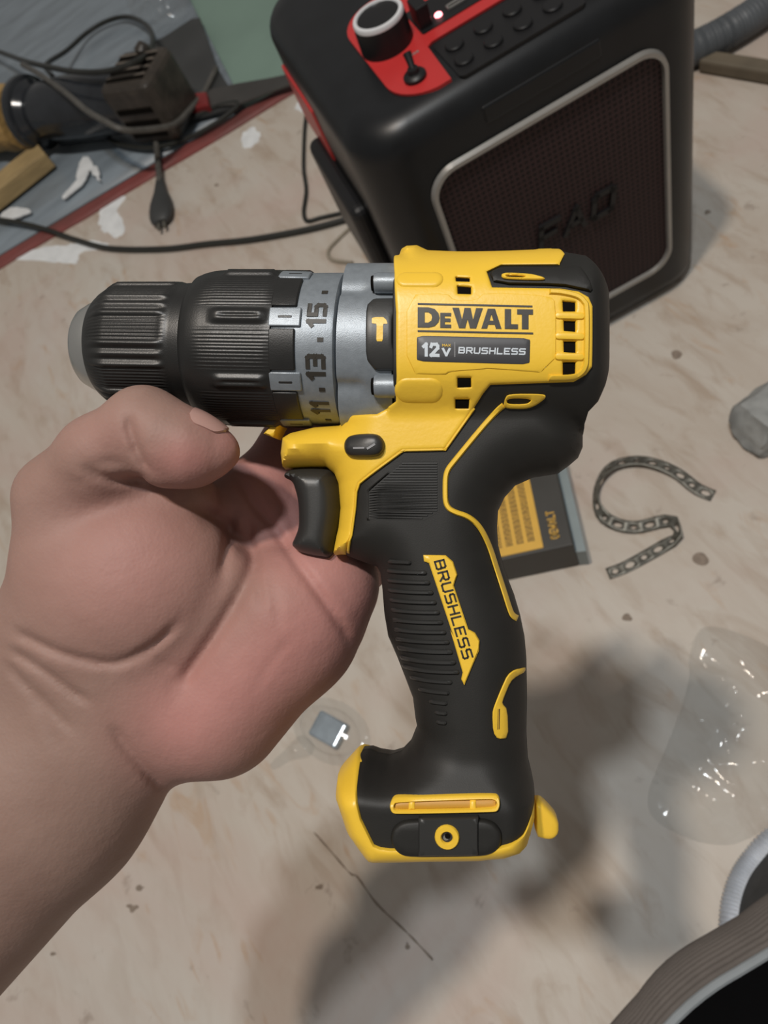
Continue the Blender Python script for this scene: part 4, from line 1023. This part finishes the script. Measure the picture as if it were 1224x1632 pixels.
# lump of concrete
bm = bmesh.new(); bmesh.ops.create_icosphere(bm, subdivisions=4, radius=1)
c0 = pl(1222, 680, 0.0); wx = pl(1224, 595, .02)-pl(1215, 748, .01)
for q in bm.verts:
    p = q.co.copy(); n_ = noise.noise(p*1.3+Vector((3, 1, 7)))*.28+noise.noise(p*3.1)*.13+noise.noise(p*8)*.04
    for d_ in ((.8,.5,.4),(-.7,.6,.3),(-.3,-.8,.5),(.2,.1,1),(-.9,-.3,.1),(.6,-.7,.3)):
        d_ = Vector(d_).normalized(); e = p.dot(d_)
        if e > .66: p -= d_*(e-.66)*.97
    p *= 1+n_*.6; q.co = Vector((p.x*.042, p.y*.030, max(-.0, p.z*.026+.017)))
me = bpy.data.meshes.new('concrete_lump'); bm.to_mesh(me); bm.free(); me.polygons.foreach_set('use_smooth', [True]*len(me.polygons)); me.set_sharp_from_angle(angle=math.radians(28)); me.materials.append(M_['stone'])
so = bpy.data.objects.new('concrete_lump', me); col.objects.link(so); so.location = c0; so.rotation_euler = (0, 0, math.atan2(wx[1], wx[0])); tag(so, 'rough grey lump of broken concrete on the plywood', 'stone')

# perforated steel strap: a ribbon twisted out of the floor plane
ctr = [(1137,788,.004,.0),(1110,776,.005,.0),(1080,752,.006,.15),(1045,736,.008,.25),(1010,731,.008,.3),(975,740,.008,.4),(953,765,.009,.95),(948,795,.009,1.05),(960,820,.008,.45),(985,834,.007,.2),(1015,838,.006,.15),(1050,830,.006,.25),(1070,828,.008,.5),(1078,838,.009,1.1),(1079,852,.008,.7),(1060,866,.005,.1),(1030,884,.004,0),(995,903,.003,0),(968,913,.003,0)]
P = catmull([pl(x, y, z) for x, y, z, _ in ctr], 10); TW = catmull([(t, 0) for *_, t in ctr], 10)[:, 0]
S = np.concatenate([[0], np.cumsum(np.linalg.norm(np.diff(P, axis=0), axis=1))])
T = np.gradient(P, axis=0); T /= np.linalg.norm(T, axis=1)[:, None]
def strap_pt(s, t):
    i = np.interp(s, S, np.arange(len(S))); j = int(min(i, len(S)-2)); u = i-j
    p = P[j]*(1-u)+P[j+1]*u; d = T[j]*(1-u)+T[j+1]*u; tw = TW[j]*(1-u)+TW[j+1]*u
    sd = np.cross([0, 0, 1], d); sd /= np.linalg.norm(sd)+1e-9; dirn = sd*math.cos(tw)+np.array([0, 0, 1])*math.sin(tw)
    return p+dirn*t
HW = .0056; V = []; Fc = []; idx = {}
def vt(s, t):
    k = (round(s, 6), round(t, 6))
    if k not in idx: idx[k] = len(V); V.append(strap_pt(s, t))
    return idx[k]
pitch = 0.0135; nseg = int(S[-1]/pitch); seg = S[-1]/nseg
for k in range(nseg):
    s0 = k*seg; big = k % 2 == 0
    hl, hwid = (.0042, .0027) if big else (.0026, .0022)
    c = s0+seg/2
    inner = [(c+hl*math.cos(a)*(1), hwid*math.sin(a)) for a in np.linspace(0, 2*math.pi, 13)[:-1]]
    corners = [(s0+seg, 0.0), (s0+seg, HW*.6), (s0+seg, HW), (c, HW), (s0, HW), (s0, HW*.6), (s0, 0.0), (s0, -HW*.6), (s0, -HW), (c, -HW), (s0+seg, -HW), (s0+seg, -HW*.6)]
    for q in range(12):
        a_, b_ = q, (q+1) % 12
        Fc.append((vt(*inner[a_]), vt(*corners[a_]), vt(*corners[b_]), vt(*inner[b_])))
o_ = np.array([P[0][0], P[0][1], 0])
ss = obj('perforated_strap', np.array(V)-o_, Fc, 'strap'); ss.location = o_
sd_ = ss.modifiers.new('thick', 'SOLIDIFY'); sd_.thickness = .0009
zmin = min(p[2] for p in V); ss.location[2] -= zmin-.0006
tag(ss, 'curled S shaped strip of perforated steel strapping on the plywood', 'strap')

# small carton with a yellow label
zt = 0.046
A_, B_, C__ = pl(914, 868, zt), pl(780, 897, zt), pl(879, 745, zt)
ux = (A_-B_); ux /= np.linalg.norm(ux); uy = np.array([-ux[1], ux[0], 0]); dpth = (C__-A_) @ uy*1.55
wd_ = 0.125
cb = empty('tool_carton', (A_-ux*wd_-np.array([0, 0, zt])), math.atan2(ux[1], ux[0]))
tag(cb, 'small black carton with a yellow printed label behind the drill grip', 'box')
v, f = [], []; box(v, f, (0, 0, 0), (wd_, dpth, zt)); bevel(obj('carton_body', v, f, 'boxblk', cb, smooth=False), .0012)
def cbl(px, py, z=zt):
    p = pl(px, py, z)-(A_-ux*wd_); return p @ ux, p @ uy
x1, y0 = cbl(866, 873); v, f = [], []; box(v, f, (x1-.058, y0, zt), (x1, dpth-.004, zt+.0005))
lb = obj('carton_label', v, f, 'boxyel', cb, smooth=False); lb['label'] = 'yellow printed warning label'
tl = []
for cxk in range(5):
    xr_ = x1-.006-cxk*.0095
    for row in range(3):
        y = y0+.008
        while y < dpth-.012:
            l = random.uniform(.0016, .005)
            tl.append(([(xr_-row*.0021-.0014, y), (xr_-row*.0021, y), (xr_-row*.0021, y+l), (xr_-row*.0021-.0014, y+l)], [])); y += l+.0008
tag(decal('label_text', tl, lambda P, l: np.column_stack([np.asarray(P), np.full(len(P), zt+.0005+l)]), .00015, 'boxink', lb), kind='stuff')
ex, ey = cbl(884, 858); ex2, ey2 = cbl(877, 815)
tp, tw = text_polys('DEWALT', .26, .3, .9)
Lr = ey2-ey
decal('carton_lettering', tp, lambda P, l: np.column_stack([ex+.0035-np.asarray(P)[:, 1]*.006, ey+np.asarray(P)[:, 0]/tw*Lr, np.full(len(P), zt+l)]), .0003, 'boxyel', cb)
e0 = cbl(918, 868)[0]; v, f = [], []
a0, a1 = pl(930, 920, .003), pl(893, 748, .003)
q0 = (a0-(A_-ux*wd_)); q1 = (a1-(A_-ux*wd_))
v, f = extrude_poly([(wd_+.0002, .0), (wd_+.0085, -.001), (wd_+.0085, dpth), (wd_+.0002, dpth)], 0, .030)
obj('carton_side_flap', v, f, 'boxedge', cb, smooth=False)

# clear plastic bags and blister
def crumple(name, pts, hgt, seed, label, cat, n=34, z0=.0006):
    poly = catmull([pl(x, y, 0)[:2] for x, y in pts], 9, True); c = poly.mean(0)
    sc = np.linalg.norm(poly.max(0)-poly.min(0)); na = len(poly); V = [(0, 0, z0+hgt*.6)]; Fc = []
    for k in range(1, n+1):
        t = k/n; q = c+(poly-c)*t; d = segdist(q, [(poly, True)])
        for g, dd in zip(q, d):
            rdg = 1-abs(noise.noise(Vector((g[0]*26, g[1]*26, seed))))*2.0
            rd2 = 1-abs(noise.noise(Vector((g[0]*60, g[1]*60, seed+5))))*2.0
            V.append((g[0]-c[0], g[1]-c[1], max(z0, z0+hgt*(min(1, dd/(sc*.13))**.6)*(0.35+0.42*rdg+0.16*rd2))))
    for a in range(na): Fc.append((0, 1+a, 1+(a+1) % na))
    for k in range(n-1):
        for a in range(na): Fc.append((1+k*na+a, 1+(k+1)*na+a, 1+(k+1)*na+(a+1) % na, 1+k*na+(a+1) % na))
    o = obj(name, V, Fc, 'clear', ang=70); o.location = (c[0], c[1], 0)
    return tag(o, label, cat)
crumple('plastic_bag', [(1100,1040),(1122,1000),(1180,1010),(1260,1050),(1330,1100),(1320,1230),(1240,1305),(1180,1342),(1130,1345),(1078,1328),(1040,1302),(1034,1262),(1060,1195),(1085,1130),(1098,1080)], .016, 2.0, 'crumpled clear plastic bag lying on the plywood by the shoe', 'plastic bag', 44)
v = []; f = []
cpos = pl(528, 1165, 0); NR_ = 28
prof = [(.033, .0005), (.027, .0015), (.0245, .003), (.0235, .008), (.022, .0125), (.018, .015), (.009, .0155), (.0005, .0155)]
for r_, z_ in prof:
    for k in range(NR_): v.append((r_*math.cos(2*math.pi*k/NR_)*.82, r_*math.sin(2*math.pi*k/NR_)*1.25, z_))
for i in range(len(prof)-1):
    for k in range(NR_): f.append((i*NR_+k, i*NR_+(k+1) % NR_, (i+1)*NR_+(k+1) % NR_, (i+1)*NR_+k))
bl = empty('blister_pack', cpos, 0.5); tag(bl, 'small clear plastic blister with shiny bluish metal inside, lying under the hand', 'packaging')
obj('clear_dome', v, f, 'clear', bl)
v, f = [], []; box(v, f, (-.012, -.015, .0008), (.012, .016, .009)); bevel(obj('metal_insert', v, f, 'foil', bl, smooth=False), .0025, 3)
crumple('plastic_scrap', [(432,1218),(455,1195),(480,1172),(500,1185),(495,1205),(465,1212),(440,1226)], .008, 9.0, 'small torn scrap of clear plastic beside the blister', 'plastic scrap', 26)

# ------------------------------------------------------------------ far side of the red strip: sheet, mat, old tool
e0 = pl(305, 0)-ra; sR = e0 @ rd - 0.0
sR = 0.5*(((pl(305, 0)-ra) @ rd)+((pl(388, 172)-ra) @ rd))
v = []; f = []; n1, n2 = 30, 26
for j in range(n2+1):
    for i in range(n1+1):
        s = -1.3+(sR+1.3)*i/n1; t = .034+1.6*j/n2
        v.append(onred(s, t, .0015+.006*max(0, noise.noise(Vector((s*4, t*4, 2))))*min(1, (n1-i)/3, j/3)))
for j in range(n2):
    for i in range(n1): a = j*(n1+1)+i; f.append((a, a+1, a+n1+2, a+n1+1))
o_ = onred(sR/2, .5); o_[2] = 0
sh = obj('grey_sheet', np.array(v)-o_, f, 'sheet', ang=70); sh.location = o_
so_ = sh.modifiers.new('thick', 'SOLIDIFY'); so_.thickness = .003
tag(sh, 'scuffed bluish grey sheet lying beyond the red painted strip', 'sheet')
def slab(name, pts, z0, z1, m, label, cat, parent=None, bev=.0):
    P = [pl(x, y, z1) for x, y in pts]; c = np.mean(P, 0); c[2] = 0
    vv, ff = extrude_poly([(p[0]-c[0], p[1]-c[1]) for p in P], z0, z1); o = obj(name, vv, ff, m, parent, smooth=False); o.location = c
    if bev: bevel(o, bev)
    if label: tag(o, label, cat)
    return o
slab('rubber_mat', [(206,86),(262,58),(305,30),(318,28),(346,108),(384,168),(300,190),(215,150)], .010, .014, 'mat', 'dark rubber mat between the grey sheet and green floor', 'mat')
smr = [[(128,258),(138,250),(150,262),(156,272),(160,288),(150,280),(142,272),(134,290),(118,304),(104,316),(100,312),(118,292),(124,272)], [(0,344),(25,330),(50,336),(30,346),(8,352)]]
for q in smr:
    P = ragged(catmull([pl(x, y, .009)[:2] for x, y in q], 9, True))
    vv, ff = extrude_poly([(p[0]-o_[0], p[1]-o_[1]) for p in P], .0075, .0095); obj('paint_smear', vv, ff, 'paint', sh)
crumple('plastic_bag', [(212,-30),(300,-30),(306,8),(298,38),(276,52),(252,58),(226,48),(210,20)], .05, 5.0, 'crumpled clear plastic bag on the grey sheet beyond the old tool', 'plastic bag', 40, .012)
# log
a, b = pl(-90, 196, .061), pl(34, 187, .061)
c = np.array([a[0], a[1], 0])
N = 14; P = [a+(b-a)*i/N for i in range(N+1)]
v, f = tube(np.array(P)-c, [.050+.002*math.sin(i*1.7) for i in range(N+1)], 24); lg = obj('wood_log', v, f, 'wood'); lg.location = c
tag(lg, 'round pale wooden log end behind the old power tool', 'log')
# batten
a, b = pl(-70, 366, .016), pl(77, 250, .016); dz = b-a; L = np.linalg.norm(dz)
v, f = [], []; box(v, f, (0, -.024, -.012), (L, .024, .016)); bt = obj('wood_batten', v, f, 'wood2', smooth=False); bevel(bt, .0015)
bt.location = (a[0], a[1], .0195); bt.rotation_euler = (0, 0, math.atan2(dz[1], dz[0])); tag(bt, 'sawn pale wooden batten end on the grey sheet', 'batten')
# old power tool: barrel, rear rim, vented motor head
TZ = .062
ta, tb2 = pl(44, 182, TZ), pl(262, 152, TZ); tdv = tb2-ta; TL = np.linalg.norm(tdv)
tool = empty('power_tool', (ta[0], ta[1], .008), math.atan2(tdv[1], tdv[0])); tag(tool, 'old dusty black corded power tool with vented motor head', 'power tool')
z0 = TZ-.008
def lathex(name, prof, m, n=36, sq=0.0):
    V = []; Fc = []
    for x, r_ in prof:
        for k in range(n):
            t = 2*math.pi*k/n; q = r_*(1-sq*abs(math.sin(2*t))); V.append((x, q*math.cos(t), z0+q*math.sin(t)))
    for i in range(len(prof)-1):
        for k in range(n): Fc.append((i*n+k, (i+1)*n+k, (i+1)*n+(k+1) % n, i*n+(k+1) % n))
    Fc.append(tuple(range(n))); Fc.append(tuple(range((len(prof)-1)*n, len(prof)*n))[::-1])
    return obj(name, V, [q[::-1] for q in Fc], m, tool)
k_ = TL/.235
lathex('barrel', [(.0, .030), (.002, .046), (.008, .053), (.018, .054), (.026, .048), (.034, .042), (.05, .044), (.085, .047), (.12, .047), (.15, .046), (TL-.07, .045), (TL-.055, .040)], 'tool')
lathex('rear_rim', [(.004, .050), (.006, .056), (.012, .058), (.020, .057), (.023, .052)], 'tool')
bm = bmesh.new(); v, f = [], []
box(v, f, (TL-.072, -.046, .006), (TL+.022, .046, z0+.050))
hd = obj('motor_head', v, f, 'toolhead', tool, smooth=False); bevel(hd, .013, 3)
for i in range(4):
    v, f = [], []; y = -.030+i*.016
    x0_ = TL-.060; box(v, f, (x0_, y, z0+.0495), (TL+.010, y+.007, z0+.0512)); sl_ = obj('vent_slot', v, f, 'vent', tool, smooth=False)
    v, f = [], []; box(v, f, (x0_-.001, y+.007, z0+.0495), (TL+.011, y+.0095, z0+.0525)); bevel(obj('vent_rib', v, f, 'dust', tool, smooth=False), .0008)
for i in range(3):
    v, f = [], []; z = .022+i*.020; box(v, f, (TL-.058, -.0475, z), (TL+.008, -.0455, z+.008)); obj('vent_slot', v, f, 'vent', tool, smooth=False)
v, f = [], []; box(v, f, (.03, -.02, .0), (.15, .02, .03)); bevel(obj('tool_base', v, f, 'tool', tool, smooth=False), .008)
v, f = tube([(TL-.02, .034, z0+.040), (TL-.02, .034, z0+.056), (TL-.016, .036, z0+.060)], [.012, .011, .006], 14); obj('brush_cap', v, f, 'toolhead', tool)
# its cords
cable('looped_cable', [(-60,60,.03),(0,83,.05),(42,98,.09),(79,107,.115),(119,114,.125),(166,114,.125),(212,100,.13),(238,82,.10),(243,56,.06),(229,37,.03),(202,27,.016),(170,34,.015),(138,53,.015),(106,81,.03),(74,103,.06),(84,122,.10)], .0042, 'cable', 'black cord looping in the air above the old power tool')
cable('dusty_cord', [(36,103,.10),(64,119,.113),(106,149,.120),(138,176,.117),(165,192,.110),(191,205,.10),(215,208,.085),(262,203,.055),(284,194,.04),(305,172,.03),(325,148,.02),(345,108,.02)], .0045, 'cablegrey', 'dusty grey cord draped over the barrel of the old power tool')
cable('loose_cord', [(250,176,.03),(300,188,.016),(345,170,.016),(378,164,.016),(372,176,.015),(330,205,.013),(285,226,.012),(240,236,.012),(200,232,.012),(176,224,.012)], .0038, 'cable', 'black cord lying in a flat loop between the tool and the red strip')
pg = empty('mains_plug', pl(256, 330, 0), 0); tag(pg, 'grey black mains plug on a short cord lying on the plywood', 'plug')
bp0 = pl(256, 330, 0)
P = catmull([pl(249, 218, .018)-bp0, pl(250, 236, .014)-bp0, pl(252, 262, .013)-bp0, pl(255, 292, .010)-bp0], 6)
v, f = tube(P, .0048, 10); obj('plug_cord', v, f, 'cablegrey', pg)
pa, pb = pl(254, 284, .0105)-bp0, pl(257, 355, .0105)-bp0
Q = [pa+(pb-pa)*t for t in (0, .1, .3, .55, .7, .85, .95, 1)]; R_ = [.0055, .007, .0100, .0165, .0185, .0182, .0155, .0100]
v, f = tube(Q, R_, 18); v = [np.array([p[0], p[1], .0105+(p[2]-.0105)*.55]) for p in v]; obj('plug_body', v, f, 'mat', pg)
dq = (pb-pa)/np.linalg.norm(pb-pa); sq_ = np.cross([0, 0, 1], dq)
for s in (-1, 1):
    v, f = tube([pb+sq_*s*.0045-dq*.002, pb+sq_*s*.0045+dq*.013], .0022, 8); obj('plug_pin', v, f, 'strap', pg)
# putty knife: dull blade, red handle
pk = empty('putty_knife', pl(370, 150, 0), 0); tag(pk, 'flat dull blade with a red handle poking out from the tool', 'putty knife'); b0 = pl(370, 150, 0)
def kn_(name, pts, z0, z1, m):
    vv, ff = extrude_poly([tuple((pl(x, y, z1)-b0)[:2]) for x, y in pts], z0, z1); return obj(name, vv, ff, m, pk, smooth=False)
kn_('blade', [(318,146),(378,133),(430,124),(474,115),(474,130),(430,146),(378,166),(330,170)], .016, .0185, 'blade')
bevel(kn_('handle', [(268,158),(300,148),(328,145),(332,166),(300,174),(272,174)], .012, .027, 'redhandle'), .003)

# ------------------------------------------------------------------ sitter's leg and shoe at the lower right
edge_ = [(905,1730),(984,1632),(1037,1573),(1066,1538),(1107,1512),(1145,1489),(1174,1471),(1224,1434),(1300,1385),(1380,1340)]
DEP = .46; RL = .075
E3 = catmull([ray_at(x, y, DEP) for x, y in edge_], 6)
# axis lies one radius inward (down-right in the photograph) of the visible outline
inw = (CR*.62-CU*.78); inw /= np.linalg.norm(inw)
RAY = E3-CP[None]; RAY /= np.linalg.norm(RAY, axis=1)[:, None]
INW = inw[None]-RAY*(RAY @ inw)[:, None]; INW /= np.linalg.norm(INW, axis=1)[:, None]
AXP = E3+INW*RL
tt = np.gradient(AXP, axis=0); tt /= np.linalg.norm(tt, axis=1)[:, None]
kmin = AXP[:, 2].min()
lg0 = np.array([AXP[len(AXP)//2][0], AXP[len(AXP)//2][1], 0.0])
leg = empty('trouser_leg', lg0, 0); tag(leg, 'black trouser leg with taupe ribbed side stripe and pale piping', 'trousers')
def leg_strip(name, a0, a1, rr, m, rib=0.0, n=24, th=.002):
    V = []; Fc = []; N = len(AXP)
    Pd = []
    for i in range(N):
        o = -INW[i]+tt[i]*(INW[i] @ tt[i]); o /= np.linalg.norm(o); u = np.cross(tt[i], o); u = u if u @ RAY[i] < 0 else -u
        for j in range(n+1):
            a = math.radians(a0+(a1-a0)*j/n); r_ = rr+(rib*math.sin(j*math.pi) if rib else 0)
            V.append(AXP[i]+(o*math.cos(a)+u*math.sin(a))*r_-lg0)
    for i in range(N-1):
        for j in range(n): q = i*(n+1)+j; Fc.append((q, q+1, q+n+2, q+n+1))
    ob = obj(name, V, Fc, m, leg, ang=70); s_m = ob.modifiers.new('thick', 'SOLIDIFY'); s_m.thickness = th; s_m.offset = 0
    return ob
leg_strip('trouser_cloth', -180, 180, RL, 'cloth', n=48)
# ribs of the stripe run along the leg: corrugated shell
V = []; Fc = []; NJ = 132; N = len(AXP)
for i in range(N):
    o = -INW[i]+tt[i]*(INW[i] @ tt[i]); o /= np.linalg.norm(o); u = np.cross(tt[i], o); u = u if u @ RAY[i] < 0 else -u
    for j in range(NJ+1):
        a = math.radians(-70+(112)*j/NJ); r_ = RL+.0022+.0005*math.cos(j*math.pi/2)
        V.append(AXP[i]+(o*math.cos(a)+u*math.sin(a))*r_-lg0)
for i in range(N-1):
    for j in range(NJ): q = i*(NJ+1)+j; Fc.append((q, q+1, q+NJ+2, q+NJ+1))
obj('ribbed_stripe', V, Fc, 'rib', leg, ang=70)
Pp = []
for i in range(N):
    o = -INW[i]+tt[i]*(INW[i] @ tt[i]); o /= np.linalg.norm(o); u = np.cross(tt[i], o); u = u if u @ RAY[i] < 0 else -u
    a = math.radians(43.5); Pp.append(AXP[i]+(o*math.cos(a)+u*math.sin(a))*(RL+.002)-lg0)
v, f = tube(Pp, .0026, 10); obj('piping', v, f, 'piping', leg)

# shoe: ribbed white sole, dark knit upper
outer = [(1142,1530),(1146,1486),(1151,1434),(1165,1390),(1187,1356),(1224,1318),(1275,1296),(1330,1300),(1365,1340),(1380,1420),(1375,1520),(1340,1640),(1260,1700),(1180,1660)]
zsole = .026
OP = catmull([pl(x, y, zsole)[:2] for x, y in outer], 14, True); oc = OP.mean(0)
sho = empty('shoe', (oc[0], oc[1], 0), 0); tag(sho, 'shoe with white ribbed sole edge and dark grey knit upper', 'shoe')
OP = resample(OP, .0011)-oc; nO = len(OP)
tn = np.roll(OP, -1, 0)-np.roll(OP, 1, 0); tn /= np.linalg.norm(tn, axis=1)[:, None]; nn = np.stack([tn[:, 1], -tn[:, 0]], 1)
if ((OP+nn*.001)**2).sum() < (OP**2).sum(): nn = -nn
V = []; Fc = []
ph = np.cos(np.arange(nO)*math.pi/2.0)
secs = [(-.004, 0.0), (-.001, .003), (.0, .010), (-.0005, .018), (-.004, .0245), (-.009, zsole+.001), (-.013, zsole)]
for k, (off_, z) in enumerate(secs):
    a = .0007 if 0 < k < 6 else 0
    q = OP+nn*(off_+a*ph)[:, None]
    zz = z+(.0009*ph if 2 < k < 6 else 0*ph)
    V += [(p[0], p[1], z_) for p, z_ in zip(q, zz)]
for i in range(len(secs)-1):
    for k in range(nO): Fc.append((i*nO+k, i*nO+(k+1) % nO, (i+1)*nO+(k+1) % nO, (i+1)*nO+k))
Fc.append(tuple(range(nO))[::-1]); Fc.append(tuple((len(secs)-1)*nO+k for k in range(nO)))
obj('sole', V, Fc, 'sole', sho, ang=50)['label'] = 'white ribbed sole edge'
V = []; Fc = []; NS = 12
UP = OP[::3]; un = nn[::3]; nU = len(UP)
for k in range(NS+1):
    t = k/NS; sc = 1-t*.96
    q = (UP-un*.0105)*sc
    z = zsole-.001+.045*math.sin(t*math.pi/2)**.8
    V += [(p[0], p[1], z+.0007*math.sin(k*math.pi)) for p in q]
for i in range(NS):
    for k in range(nU): Fc.append((i*nU+k, i*nU+(k+1) % nU, (i+1)*nU+(k+1) % nU, (i+1)*nU+k))
Fc.append(tuple(NS*nU+k for k in range(nU)))
up_ = obj('knit_upper', V, Fc, 'knit', sho, ang=70)
